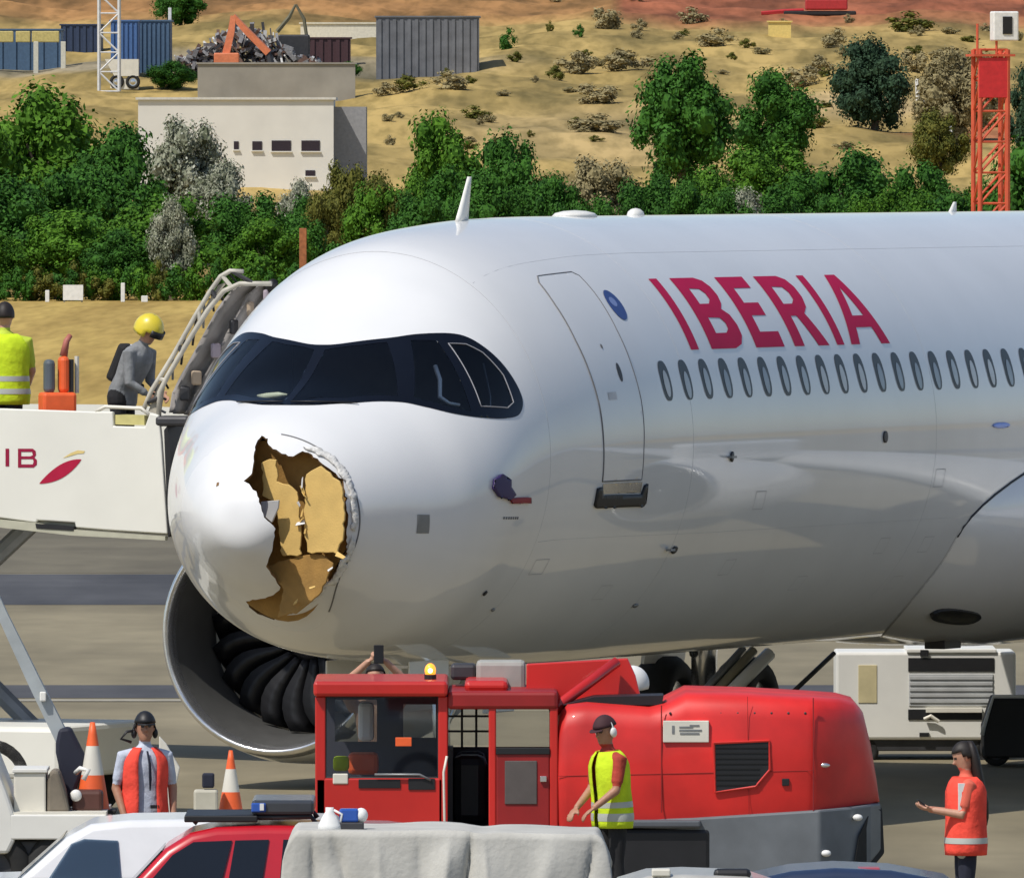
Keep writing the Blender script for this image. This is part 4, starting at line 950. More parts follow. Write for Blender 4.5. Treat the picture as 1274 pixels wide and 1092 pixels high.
def person(label, X, d, z0, face, h, arms, mats, lean=0, head_yaw=0, head_pitch=0, legs=None, sleeve=.5, build=1.0, cat='person'):
    """mats: skin, shirt, trousers, shoes. arms: {+1 (left), -1}: (elbow, wrist, palm normal, curl) in the upright body frame"""
    k = h/1.75
    e = empty('person', (X, d, z0), face, label, cat)
    def up(p):
        p = Vector(p); f = min(1, max(0, (p.z-.88)/.25)); a = R(lean)*f
        q = p-Vector((0,0,.92)); q = Matrix.Rotation(a, 3, 'X') @ q; return (q+Vector((0,0,.92)))
    mb = MB(); segs = []
    def T(pts, rs, mi, n=10, sc=(1,1)):
        mb.tube(pts, rs, n, sc=sc)
        for i in range(len(pts)-1): segs.append((Vector(pts[i]), Vector(pts[i+1]), (rs[i]+rs[i+1])/2, mi))
    TOR = [(.80,.13,.10,2),(.86,.16,.112,1),(.92,.165,.115,1),(1.0,.155,.11,1),(1.12,.15,.108,1),(1.24,.168,.118,1),(1.34,.182,.118,1),(1.41,.170,.098,1),(1.455,.10,.075,0),(1.49,.058,.060,0)]
    rings = []
    for z, rx, ry, mi in TOR:
        rings.append([up((rx*build*math.cos(a), ry*build*math.sin(a), z)) for a in np.linspace(0, 2*math.pi, 18, endpoint=False)])
    mb.loft(rings)
    for i in range(len(TOR)-1): segs.append((up((0,0,TOR[i][0])), up((0,0,TOR[i+1][0])), min(TOR[i][1], TOR[i][2])*1.15, TOR[i][3]))
    # neck and head
    T([up((0,.01,1.44)), up((0,-.005,1.54))], [.056,.052], 0)
    hc = up((0,-.012,1.635)); HR = (Matrix.Rotation(R(lean), 3, 'X') @ Matrix.Rotation(R(head_yaw), 3, 'Z') @ Matrix.Rotation(R(head_pitch), 3, 'X'))
    hp = lambda p: hc+HR @ Vector(p)
    hr = []
    for z, rx, ry, oy in ((-.118,.02,.025,-.045),(-.105,.042,.050,-.030),(-.075,.058,.074,-.014),(-.03,.068,.088,-.004),(.02,.074,.096,.0),(.06,.073,.096,.003),(.09,.058,.078,.006),(.110,.03,.042,.008),(.117,.008,.01,.008)):
        hr.append([hp((rx*math.cos(a), oy+ry*math.sin(a), z)) for a in np.linspace(0, 2*math.pi, 16, endpoint=False)])
    mb.loft(hr); segs.append((hp((0,0,-.09)), hp((0,0,.06)), .08, 0))
    T([hp((0,-.088,.018)), hp((0,-.112,-.022))], [.009,.015], 0, 6)
    for s in (-1, 1):
        mb.sphere(hp((s*.075,.01,0)), (.012,.022,.032), 8, 6); segs.append((hp((s*.075,.01,.02)), hp((s*.08,.01,-.02)), .02, 0))
        segs.append((hp((s*.026,-.090,.022)), hp((s*.040,-.084,.022)), .013, 4))
    segs.append((hp((-.02,-.092,-.058)), hp((.02,-.092,-.058)), .006, 5))
    # arms
    for s in (-1, 1):
        el, wr, pn, cu = arms[s]; sh = up((s*.185*build,0,1.40)); el = up(el); wr = up(wr); mid = sh.lerp(el, sleeve*2 if sleeve <= .5 else 1.0)
        if sleeve <= .5:
            sl = sh.lerp(el, .75); T([up((s*.10,0,1.41)), sh, sl], [.06,.066,.052], 1); T([sl, el, wr], [.044,.042,.028], 0)
        else:
            T([up((s*.10,0,1.41)), sh, el, wr.lerp(el,.12)], [.062,.066,.052,.040], 1); T([wr.lerp(el,.12), wr], [.028,.026], 0)
        hand(mb, segs, wr, wr-el, up(Vector(el)+Vector(pn))-up(el) if False else Vector(pn), cu, -s, 0)
    # legs
    lg = legs or {1: ((.095,-.01,.50),(.10,.03,.085)), -1: ((-.095,-.01,.50),(-.10,.03,.085))}
    for s in (-1, 1):
        kn, an = lg[s]; hip = (s*.085,0,.90)
        T([hip, Vector(hip).lerp(Vector(kn), .5), kn, Vector(kn).lerp(Vector(an), .4), an], [.088,.080,.060,.058,.044], 2, 12)
        an = Vector(an); T([an+Vector((0,.035,-.045)), an+Vector((0,-.08,-.055)), an+Vector((s*.01,-.17,-.062))], [.040,.042,.028], 3, 8)
    me = bpy.data.meshes.new('tmp'); me.from_pydata(mb.v, [], mb.f)
    bm = bmesh.new(); bm.from_mesh(me); bmesh.ops.recalc_face_normals(bm, faces=bm.faces); bm.to_mesh(me); bm.free()
    tmp = bpy.data.objects.new('tmp', me); COL.objects.link(tmp)
    rm = tmp.modifiers.new('r', 'REMESH'); rm.mode = 'VOXEL'; rm.voxel_size = .0105; rm.use_smooth_shade = True
    sm = tmp.modifiers.new('s', 'SMOOTH'); sm.factor = .4; sm.iterations = 2
    dg = bpy.context.evaluated_depsgraph_get(); m2 = bpy.data.meshes.new_from_object(tmp.evaluated_get(dg))
    bpy.data.objects.remove(tmp); m2.name = 'body'
    for q in mats: m2.materials.append(q)
    m2.materials.append(mat('eye_dark', (.03,.02,.02), .3)); m2.materials.append(mat('lip', (.36,.14,.11), .5))
    cen = np.empty(len(m2.polygons)*3); m2.polygons.foreach_get('center', cen); cen = cen.reshape(-1,3)
    best = np.full(len(cen), 9.); ix = np.zeros(len(cen), int)
    for a, b, r, mi in segs:
        a_, b_ = np.array(a), np.array(b); ab = b_-a_; t = np.clip(((cen-a_) @ ab)/max(1e-9, ab @ ab), 0, 1); dd = np.linalg.norm(cen-(a_+t[:,None]*ab), axis=1)-r
        if mi >= 4: dd = np.where(dd < 0, -1.0, 9)
        w = dd < best; best[w] = dd[w]; ix[w] = mi
    m2.polygons.foreach_set('material_index', ix.tolist())
    m2.polygons.foreach_set('use_smooth', [True]*len(m2.polygons))
    bo = bpy.data.objects.new('body', m2); COL.objects.link(bo); bo.parent = e
    e.scale = (k,k,k)
    return e, up, hp, HR, hc
def vest(e, up, m, bands=((1.02,1.07),(.90,.95)), front_gap=0, off=.022, hem=.80, build=1.0, band_m=None, shoulders=True, top=1.465):
    RT = [(hem,.172,.128),(.90,.182,.135),(1.0,.172,.128),(1.12,.168,.124),(1.24,.178,.128),(1.34,.178,.126),(1.40,.158,.108),(1.43,.125,.095),(1.465,.075,.07)]
    ang = np.linspace(-math.pi/2+R(front_gap)/2+1e-3, 1.5*math.pi-R(front_gap)/2-1e-3, 33)
    def ringz(z, ex):
        zs = [r[0] for r in RT]; rx = float(np.interp(z, zs, [r[1] for r in RT])); ry = float(np.interp(z, zs, [r[2] for r in RT]))
        return [up(((rx*build+off+ex)*math.cos(a), (ry*build+off+ex)*math.sin(a), z)) for a in ang]
    zs = [hem+(top-hem)*i/16 for i in range(17)]
    v = MB().loft([ringz(z, 0) for z in zs], caps=False, closed=False).build('vest', m, e, smooth=True)
    s = v.modifiers.new('t', 'SOLIDIFY'); s.thickness = .008; s.offset = 1
    for a, b in bands:
        MB().loft([ringz(a, .010), ringz((a+b)/2, .011), ringz(b, .010)], caps=False, closed=False).build('reflective_band', band_m or M_REFL, v, smooth=True)
    return v
ARM_DOWN = {1: ((.235,.02,1.13),(.235,-.05,.90),(-1,0,0),.5), -1: ((-.235,.02,1.13),(-.235,-.05,.90),(1,0,0),.5)}
M_NAVYC = mat('navy_cloth', (.015,.018,.035), .85, var=.2, scale=20); M_DKCL = mat('black_cloth', (.014,.014,.016), .85, var=.2, scale=20)
M_SHIRT = mat('pale_blue_shirt', (.52,.56,.66), .85, var=.12, scale=12, bump=.8, bscale=11); M_HAIR = mat('dark_hair', (.015,.010,.008), .6, var=.3, scale=40)
M_SHOE = mat('black_shoe', (.012,.012,.012), .5); M_REDSH = mat('red_shirt', (.42,.05,.03), .85, var=.2, scale=10, bump=.8, bscale=11)
M_GREYJ = mat('grey_jacket', (.24,.25,.26), .85, var=.25, scale=8, bump=.9, bscale=9)
def head_kids(e, hc, HR, kind, m, name):
    f = lambda v: HR @ v
    if kind == 'hair': return shell(hc+HR @ Vector((0,.008,.012)), (.082,.104,.118), lambda x, y, z: z > .45 or (y > .1 and z > -.32) or (z > .1 and y > -.35), m, name, e, mod=f)
    if kind == 'cap':
        o = shell(hc+HR @ Vector((0,.004,.02)), (.086,.108,.120), lambda x, y, z: z > .22, m, name, e, mod=f)
        MB().loft([[hc+HR @ Vector((x, -.09-.075*w*math.cos(x/.075*1.3), .045-.01*w)) for x in np.linspace(-.075,.075,9)] for w in (0,.5,1)], caps=False, closed=False).build('peak', m, o, smooth=True).modifiers.new('t','SOLIDIFY').thickness = .006
        return o
    if kind == 'helmet':
        o = shell(hc+HR @ Vector((0,.012,.018)), (.118,.142,.150), lambda x, y, z: z > .05 or (y > .15 and z > -.45) or (abs(x) > .75 and z > -.5 and y > -.3), m, name, e, thick=.015, mod=f)
        return o
def ear_defenders(e, hc, HR, m, band=True):
    o = None; mb = MB()
    pts = [hc+HR @ Vector((.098*math.cos(a), .01, .135*math.sin(a)+.0)) for a in np.linspace(0, math.pi, 13)]
    o = mb.tube(pts, .009, 6).build('ear_defender_band', m, e, smooth=True)
    for s in (-1, 1): MB().sphere(hc+HR @ Vector((s*.092,.01,-.005)), (.026,.036,.045), 10, 8, rot=HR).build('ear_cup', m, o, smooth=True)
    return o
skin2 = mat('tanned_skin', (.42,.21,.13), .55, var=.08, scale=30)
# man in the open orange vest, standing behind the flatbed
a = {1: ((.25,.03,1.12),(.24,-.06,.87),(-1,0,0),.4), -1: ((-.25,.02,1.12),(-.20,-.10,.88),(1,0,0),.9)}
e, up, hp, HR, hc = person('person in black cap and open orange vest over pale shirt beside the traffic cone', WX(180,143.5), 143.5, 0, R(12), 1.72, a, [skin2, M_SHIRT, M_NAVYC, M_SHOE], head_yaw=-4)
vest(e, up, M_HIORA, bands=(), front_gap=48, hem=.84)
head_kids(e, hc, HR, 'cap', M_BLACK, 'cap'); head_kids(e, hc-HR @ Vector((0,-.002,.01)), HR, 'hair', M_HAIR, 'hair'); ear_defenders(e, hc+HR @ Vector((0,.03,-.04)), HR, M_BLACK)
MB().tube([up((0,-.118,1.44)), up((.015,-.150,1.33)), up((.02,-.150,1.20)), up((.02,-.140,1.10))], [.014,.018,.020,.008], 6, sc=(1,.5)).build('lanyard', M_NAVYC, e, smooth=True)
MB().tube([hp((-.08,.03,-.02)), hp((-.16,.0,-.03)), hp((-.21,-.01,-.09)), hp((-.12,-.02,-.12))], .013, 6).build('headset_cable', M_BLACK, e, smooth=True)
MB().box(up((.06,-.135,.96)), (.07,.02,.03)).build('badge', M_BLACK, e)
# man in the yellow vest leaning to the tug
a = {1: ((.215,-.08,1.14),(.17,-.30,.99),(0,0,-1),.7), -1: ((-.21,-.06,1.14),(-.14,-.28,.98),(0,0,-1),.7)}
e, up, hp, HR, hc = person('person in yellow vest and red shirt with white ear defenders by the red tug', WX(762,143), 143, 0, R(-58), 1.71, a, [skin2, M_REDSH, M_DKCL, M_SHOE], lean=5, head_pitch=8, head_yaw=12)
vest(e, up, M_HIYEL, bands=((.98,1.03),(.86,.93)), hem=.80, front_gap=18, off=.03)
head_kids(e, hc, HR, 'cap', mat('maroon_cap', (.05,.015,.02), .8), 'cap'); ear_defenders(e, hc, HR, mat('sign_white'))
# woman with the phone
a = {1: ((.20,-.06,1.15),(.12,-.30,1.19),(-.3,0,1),.8), -1: ((-.20,-.06,1.15),(-.08,-.31,1.19),(.3,0,1),.8)}
e, up, hp, HR, hc = person('person with long dark hair in orange vest looking down at a phone', WX(1202,138), 138, 0, R(-82), 1.67, a, [M_SKIN, mat('coral_shirt', (.70,.13,.08), .8), M_NAVYC, M_SHOE], head_pitch=22, build=.92)
v = vest(e, up, M_HIORA, bands=((.90,.95),), hem=.80, build=1.02, off=.04)
hair = head_kids(e, hc, HR, 'hair', M_HAIR, 'hair')
MB().loft([[up((w*math.cos(t), .085+y+w*.45*math.sin(t), z)) for t in np.linspace(0, 2*math.pi, 12, endpoint=False)] for z, w, y in ((1.775,.05,-.05),(1.72,.10,-.04),(1.62,.112,-.015),(1.50,.105,.01),(1.38,.095,.04),(1.25,.08,.075),(1.12,.05,.09),(1.05,.02,.09))]).build('hair_length', M_HAIR, hair, smooth=True)
MB().box(up((.02,-.37,1.235)), (.075,.14,.012), Matrix.Rotation(R(-35),3,'X')).build('phone', M_BLACK, e, bevel=.004)
MB().box(up((.195,-.05,1.30)), (.030,.10,.24)).build('sleeve_patch', mat('sign_white'), v)
MB().sphere(up((.14,-.05,.80)), (.03,.05,.03), 8, 6).build('hip_pouch', M_REFL, e)
# person taking a picture over the tug cab
a = {1: ((.30,-.12,1.58),(.07,-.24,1.80),(-1,0,0),1.0), -1: ((-.30,-.12,1.58),(-.07,-.24,1.80),(1,0,0),1.0)}
e, up, hp, HR, hc = person('person behind the tug cab holding up a phone with both arms', WX(467,153), 153, 0, R(4), 1.84, a, [M_SKIN, mat('brown_shirt', (.30,.17,.10), .8), M_NAVYC, M_SHOE], head_pitch=-8)
head_kids(e, hc, HR, 'hair', M_HAIR, 'hair')
MB().box(up((.01,-.30,1.86)), (.085,.014,.16)).build('phone', M_BLACK, e, bevel=.005)
# helmeted person behind the tug
e, up, hp, HR, hc = person('person in white hard hat and dark clothes behind the raised red hatch', WX(800,154.5), 154.5, 0, R(-70), 1.74, ARM_DOWN, [M_SKIN, M_DKCL, M_DKCL, M_SHOE], sleeve=.9, lean=8)
head_kids(e, hc, HR, 'helmet', mat('sign_white'), 'hard_hat')
# ================================================================== elevated boarding platform behind the nose
PA = Vector((-math.cos(AL), math.sin(AL), 0)); PN = Vector((math.sin(AL), math.cos(AL), 0))
def PP(px, py, back=0):
    d = 161.5+.00303*(208-px); return W(px, py, d)+PN*back
plat0 = PP(-120, 900); plat0.z = 0
plat = empty('boarding_platform', plat0, 0, 'white elevated boarding platform with crimson leaf emblem docked behind the nose', 'platform')
def pl(px, py, back=0): return PP(px, py, back)-plat0
def pprism(name, poly, b0, b1, m, parent=plat, bevel=0):
    mb = MB(); n = len(poly); vs = [pl(a, b, b0) for a, b in poly]+[pl(a, b, b1) for a, b in poly]
    mb.add(vs, [tuple(range(n)), tuple(range(2*n-1, n-1, -1))]+[(i, n+i, n+(i+1)%n, (i+1)%n) for i in range(n)])
    return mb.build(name, m, parent, bevel=bevel)
M_PW = mat('platform_white', (.76,.75,.68), .5, var=.05, scale=1.5)
side = pprism('side_panel', [(-420,505),(0,508),(118,512),(140,512),(141,530),(180,531),(186,514),(197,516),(200,545),(208,664),(130,659),(94,656),(93,650),(46,647),(45,650),(0,644),(-420,618)], 0, .06, M_PW, bevel=.012)
pprism('side_panel', [(-420,505),(0,508),(197,516),(208,664),(0,644),(-420,618)], 2.5, 2.56, M_PW)
pprism('floor', [(-420,600),(205,632),(207,666),(-420,622)], .06, 2.5, mat('platform_underside', (.34,.33,.26), .7), bevel=.01)
pprism('slot', [(45,651),(93,655),(92,660),(46,657)], -.02, .05, M_BLACK)
pprism('lower_trim', [(0,646),(44,650),(96,659),(206,667),(206,672),(90,666),(0,656)], -.012, .055, mat('trim_beige', (.46,.45,.35), .6))
pprism('hinge_box', [(142,516),(178,517),(178,529),(142,528)], .03, .3, mat('hinge_yellow', (.62,.56,.22), .5, var=.2))
MB().tube([pl(118,512,.02), pl(130,506,.02), pl(175,508,.02), pl(184,516,.02)], .018, 8).build('hinge_bar', M_CREAM, plat, smooth=True)
# lettering and leaf emblem on the side panel
def flat(name, loops, m, parent, off=-.004):
    V, T = cdt(loops, 400); mb = MB().add([pl(a, b, off) for a, b in V], T); return mb.build(name, m, parent, fix=False)
ML = mat('platform_crimson', (.30,.012,.05), .6, spec=.2)
flat('letter', [[(7,558),(11.5,558),(11.5,580),(7,580)]], ML, side)
flat('letter', [[(22.5,558),(41,558),(44.5,561),(45,566),(43,569),(46,572),(46,578),(42,581.5),(22.5,581.5)], [(26.5,562),(40,562),(41,566),(38,567.5),(26.5,567.5)], [(26.5,571),(41,571),(42,574),(41,577.5),(26.5,577.5)]], ML, side)
leafL = [(49,601.5)]+[(49+52*t, 601.5-30*t-8.5*math.sin(math.pi*t)**.8) for t in np.linspace(.06,.97,12)]+[(101.5,571.5)]+[(101.5-52.5*t, 571.5+30*t+11*math.sin(math.pi*t)**.8*(1-.35*t)) for t in np.linspace(.05,.95,12)]
flat('leaf_emblem', [leafL], mat('emblem_crimson', (.42,.012,.05), .6, spec=.2), side)
flat('leaf_stroke', [[(78,570),(88,563.5),(97,560),(106,561),(104,564),(96,564.5),(88,567)]], mat('emblem_gold', (.72,.56,.22), .6), side)
# guard rails and plastic curtain against the fuselage
M_RAIL = mat('rail_offwhite', (.52,.49,.42), .5, var=.3, scale=5)
A_ = [(175,512),(186,486),(212,444),(240,394),(258,364),(272,344),(284,337),(300,338)]
B_ = [(195,518),(196,488),(206,468),(232,424),(256,386),(276,362),(296,353),(335,353)]
for b in (.05, 2.45):
    MB().tube([pl(x, y, b) for x, y in A_], .023, 8).build('guard_rail', M_RAIL, plat, smooth=True)
    MB().tube([pl(x, y, b) for x, y in B_], .025, 8).build('guard_rail', M_RAIL, plat, smooth=True)
for i in range(7):
    f = .06+.135*i
    def at(L, f): k = f*(len(L)-1); j = min(int(k), len(L)-2); q = k-j; return (L[j][0]*(1-q)+L[j+1][0]*q, L[j][1]*(1-q)+L[j+1][1]*q)
    a, b = at(A_, f), at(B_, min(.92, f+.05)); MB().tube([pl(*a, .05), pl(*b, .05)], .022, 6).build('rung', M_RAIL if i % 2 else M_DARK, plat)
for i in range(12):
    a, b = at(A_, .05+.075*i), at(B_, min(.95, .02+.078*i)); MB().tube([pl(*a, .10), pl(*b, .22)], .012, 6).build('strap', M_BLACK if i % 3 else M_GREY, plat)
for i in range(6):
    a = at(B_, .2+.11*i); MB().box(pl(a[0]+16+4*i, a[1]+10, .28), (.10,.05,.14), .3*i).build('canvas_patch', (M_DARK, mat('patch_tan', (.42,.33,.24), .8), mat('patch_mauve', (.36,.31,.36), .7))[i % 3], plat, bevel=.02)
pprism('guard_mesh', [(181,512),(193,480),(218,440),(246,392),(268,355),(280,350),(254,382),(230,420),(203,468),(196,516)], .07, .085, mat('mesh_beige', (.40,.37,.30), .8, var=.3, scale=9))
curt = mat('curtain_plastic', (.34,.32,.31), .55, var=.3, scale=2.2, bump=.4, bscale=6)
mb = MB(); nU, nV = 16, 22
for j in range(nV+1):
    for i in range(nU+1):
        f, g = j/nV, i/nU
        lx, ly = at(B_, .02+.86*f); rx, ry = (232+ (340-232)*f**.8+18*math.sin(3.1*f), 520-160*f)
        p = pl(lx+(rx-lx)*g, ly+(ry-ly)*g, .30+.10*math.sin(i*1.5+f*5)+.35*g); mb.v.append(tuple(p))
for j in range(nV):
    for i in range(nU): mb.f.append((j*(nU+1)+i, j*(nU+1)+i+1, (j+1)*(nU+1)+i+1, (j+1)*(nU+1)+i)); mb.mi.append(0)
mb.build('plastic_curtain', curt, plat, smooth=True).modifiers.new('t','SOLIDIFY').thickness = .01
MB().tube([pl(330,353,.2), pl(300,372,.6), pl(282,410,.7)], .05, 8).build('bumper', M_BLACK, plat, smooth=True)
MB().box(pl(212,524,.15), (.34,.3,.10), -.3).build('dock_bumper', M_DARK, plat, bevel=.03)
pprism('dock_edge', [(203,535),(207,530),(211,560),(213,660),(208,668)], .02, 2.4, M_BLACK)
# lift column and chassis, out to the side
for b in (.5, 2.0): MB().tube([pl(-60,655,b)*1, Vector((pl(-330,655,b).x, pl(-330,655,b).y, .9))], .09, 8).tube([pl(-330,640,b), Vector((pl(-60,655,b).x, pl(-60,655,b).y, .9))], .09, 8).build('scissor_arm', M_GREY, plat)
c = pl(-240,900,1.25); c.z = .72; MB().box(c, (5.2,2.3,.5), math.atan2(PA.y, PA.x)).build('chassis', M_PW, plat, bevel=.05)
for q in (-1.9, 1.9):
    for b in (-1, 1): wheel_obj(c+PA*q+PN*b-Vector((0,0,.27)), .45, .3, PN, plat)
# people and things on the platform
ZF = WZ(612, 162)
zF = PP(0,610).z
M_YEL2 = mat('helmet_yellow', (.72,.58,.04), .35, var=.08, coat=.4)
p = PP(-32, 600, .75)
a = {1: ((.25,-.06,1.12),(.20,-.22,.98),(-1,0,0),.5), -1: ((-.25,-.06,1.12),(-.20,-.22,.98),(1,0,0),.5)}
e, up, hp, HR, hc = person('person with dark hair in yellow vest standing on the platform seen from behind', p.x, p.y, zF, R(176), 1.78, a, [M_SKIN, mat('yellow_shirt', (.50,.62,.05), .8), M_NAVYC, M_SHOE], build=1.12)
vest(e, up, M_HIYEL, bands=((1.02,1.07),(.90,.95)), build=1.15, off=.03); head_kids(e, hc, HR, 'hair', M_HAIR, 'hair')
p = PP(112, 600, .8)
a = {1: ((.24,-.10,1.14),(.18,-.32,1.05),(-1,0,0),.5), -1: ((-.24,-.14,1.14),(-.14,-.34,1.05),(1,0,0),.5)}
e, up, hp, HR, hc = person('person in yellow fire helmet and grey jacket bending over on the platform', p.x, p.y, zF, R(62), 1.70, a, [M_SKIN, M_GREYJ, M_DKCL, M_SHOE], lean=24, sleeve=.9, build=1.2, head_pitch=5)
h = head_kids(e, hc, HR, 'helmet', M_YEL2, 'fire_helmet')
MB().loft([[hc+HR @ Vector((.135*math.sin(t), -.155*math.cos(t), z)) for t in np.linspace(-1.0, 1.0, 11)] for z in (-.01,.06)], caps=False, closed=False).build('visor', M_BLACK, h, smooth=True).modifiers.new('t','SOLIDIFY').thickness = .006
MB().box(up((0,.155,1.22)), (.20,.12,.40), Matrix.Rotation(R(24),3,'X')).build('air_tank_pack', M_DKCL, e, bevel=.04)
MB().box(up((.10,.13,1.36)), (.16,.05,.14), Matrix.Rotation(R(24),3,'X')).build('pale_hood', M_SHIRT, e, bevel=.03)
MB().box(up((.16,.0,1.0)), (.12,.24,.10)).build('belt_pouch', M_DKCL, e, bevel=.02)
p = PP(50, 600, .5); e = empty('equipment_case', (p.x, p.y, zF), .2, 'orange upright equipment case on the platform beside the person in yellow', 'case')
zz = lambda py: PP(70, py, .5).z-zF
MB().box((-.03,0,zz(492)/2+.0), (.33,.3,zz(486))).build('case_base', M_ORANGE, e, bevel=.03)
MB().box((.03,0,(zz(444)+zz(490))/2), (.10,.16,zz(444)-zz(490))).build('orange_bottle', M_ORANGE, e, bevel=.04)
MB().box((-.11,0,(zz(448)+zz(490))/2), (.10,.16,zz(448)-zz(490))).build('grey_bottle', mat('slate_plastic', (.09,.11,.13), .5), e, bevel=.04)
MB().tube([(.16,0,zz(490)),(.16,0,zz(444))], .022, 8).build('white_rod', M_CREAM, e); MB().tube([(.03,0,zz(444)),(.06,0,zz(425)),(.10,.02,zz(418))], [.04,.03,.025], 8).build('hose', mat('dull_red_hose', (.38,.12,.09), .6), e, smooth=True)
MB().box((.105,0,(zz(448)+zz(500))/2), (.03,.12,zz(448)-zz(500))).build('dark_bracket', M_BLACK, e)
# ================================================================== red aircraft tug
TD = 148.5
t0 = Vector((WX(745, TD), TD+1.2, 0))
tug = empty('aircraft_tug', t0, 0, 'low red aircraft tug with open cab parked under the nose', 'tug')
def tp(px, py, b=0): return Vector((WX(px, TD), TD+b, WZ(py, TD)))-t0
def tb(name, px0, px1, y0, y1, b0, b1, m, bevel=.015, parent=tug):
    a, c = tp(px0, y1, b0), tp(px1, y0, b1); return MB().box((a+c)/2, (c.x-a.x, c.y-a.y, c.z-a.z)).build(name, m, parent, bevel=bevel)
M_TUG = mat('tug_red', (.58,.022,.016), .38, var=.16, scale=1.3, coat=.25); M_TUGB = mat('tug_cover_red', (.70,.022,.018), .5, var=.3, scale=1.6, coat=.12, bump=.05, bscale=3, detail=8); M_CLEAR = glass('clear_pane', (.88,.90,.90), .03); M_TUGD = mat('tug_dark_red', (.30,.012,.012), .5, var=.2, scale=2)
M_SLATE = mat('cab_slate', (.060,.060,.078), .7, var=.1)
tb('cab_floor', 394, 690, 1040, 1062, .05, 1.9, M_DARK)
front = tb('cab_front_panel', 392, 552, 967, 1062, 0, .08, M_TUG, .02)
for a in ((446,498,969,980),(508,541,968,982)): tb('panel_vent', *a, -.012, .02, M_BLACK, .003, front)
roof = tb('cab_roof', 390, 557, 847, 866, -.08, 2.05, M_TUG, .03)
tb('rear_roof', 557, 694, 860, 882, -.02, 1.95, M_TUGD, .03)
tb('roof_hump', 578, 632, 848, 862, .3, 1.5, M_TUG, .04)
for nm, a0, a1, y0 in (('pillar',392,405,866),('pillar',545,557,866),('pillar',608,617,880),('pillar',684,694,880)):
    tb(nm, a0, a1, y0, 1062, 0, .09, M_TUG, .012); tb(nm, a0, a1, y0, 1062, 1.80, 1.89, M_TUG, .012)
ws = tb('windscreen', 405, 545, 866, 967, .03, .045, glass('tug_glass', (.86,.88,.90), .04), 0)
MB().tube([tp(405,866,.02),tp(545,866,.02),tp(545,967,.02),tp(405,967,.02),tp(405,866,.02)], .012, 6).build('screen_seal', M_BLACK, ws)
# rear wall of the cab with two openings
for a in ((394,414,866,1062),(467,500,866,1062),(541,546,866,1062),(414,467,866,878),(414,467,931,1062),(500,541,866,884),(500,541,926,1062)): tb('cab_back_wall', *a, 1.72, 1.79, M_SLATE, 0)
tb('back_window', 414, 467, 878, 931, 1.75, 1.76, M_CLEAR, 0); tb('back_window', 500, 541, 884, 926, 1.75, 1.76, M_CLEAR, 0)
tb('cab_ceiling', 394, 690, 866, 870, .1, 1.8, M_SLATE, 0)
tb('white_headrest', 444, 464, 879, 928, 1.2, 1.35, mat('sign_white'), .04); tb('seat_orange', 432, 470, 940, 966, .5, 1.0, M_ORANGE, .04); tb('hivis_bundle', 414, 434, 942, 960, .2, .4, M_HIYEL, .03); tb('gauge', 414, 433, 962, 975, -.01, .05, M_CREAM, .01)
tb('orange_tag', 492, 512, 917, 928, .0, .02, M_ORANGE, .004)
MB().tube([tp(466,963,-.03),tp(522,963,-.03),tp(536,970,-.02)], .011, 6).build('wiper_arm', M_GREY, tug, smooth=True)
# doorway with barred rear window and seat
gl = tb('rear_grille_glass', 557, 608, 884, 936, 1.80, 1.81, M_CLEAR, 0)
for px in (574, 592): tb('grille_bar', px-1.5, px+1.5, 882, 938, 1.74, 1.77, M_BLACK, 0, gl)
for py in (899, 918): tb('grille_bar', 557, 608, py-1.3, py+1.3, 1.745, 1.775, M_BLACK, 0, gl)
tb('rear_panel', 557, 690, 938, 1062, 1.80, 1.86, M_SLATE, 0)
tb('driver_seat', 562, 606, 945, 1030, .9, 1.5, M_BLACK, .08); tb('seat_back', 566, 604, 942, 985, 1.45, 1.62, M_BLACK, .06)
tb('doorway_dark', 557, 563, 936, 1062, .5, 1.8, M_BLACK, 0)
dr = tb('cab_door', 617, 684, 936, 1062, 0, .06, M_TUGD, .015)
tb('door_window', 617, 684, 884, 932, .02, .035, M_CLEAR, 0, dr)
tb('door_inset', 628, 668, 946, 1000, -.012, .02, mat('door_grey', (.10,.085,.08), .7), .006, dr); tb('door_frame_bar', 617, 684, 930, 938, -.015, .06, M_BLACK, .005, dr); tb('door_handle', 672, 680, 965, 972, -.03, .0, M_STEEL, .004, dr)
MB().tube([tp(556,940,-.03),tp(552,960,-.04),tp(553,1020,-.04),tp(558,1034,-.03)], .012, 6).build('grab_rail', M_CREAM, tug, smooth=True)
bc = tp(535,848,.5)
MB().tube([bc, bc+Vector((0,0,.05))], .055, 12).build('beacon_base', M_BLACK, tug)
MB().sphere(bc+Vector((0,0,.085)), (.05,.05,.065), 12, 8).build('beacon', mat('beacon_lit', (1.0,.30,.03), .3, emit=1.6), tug, smooth=True)
MB().sphere(bc+Vector((0,-.048,.085)), (.02,.012,.02), 10, 6).build('beacon_bulb', mat('beacon_bulb', (1,.85,.45), .3, emit=7), tug, smooth=True)
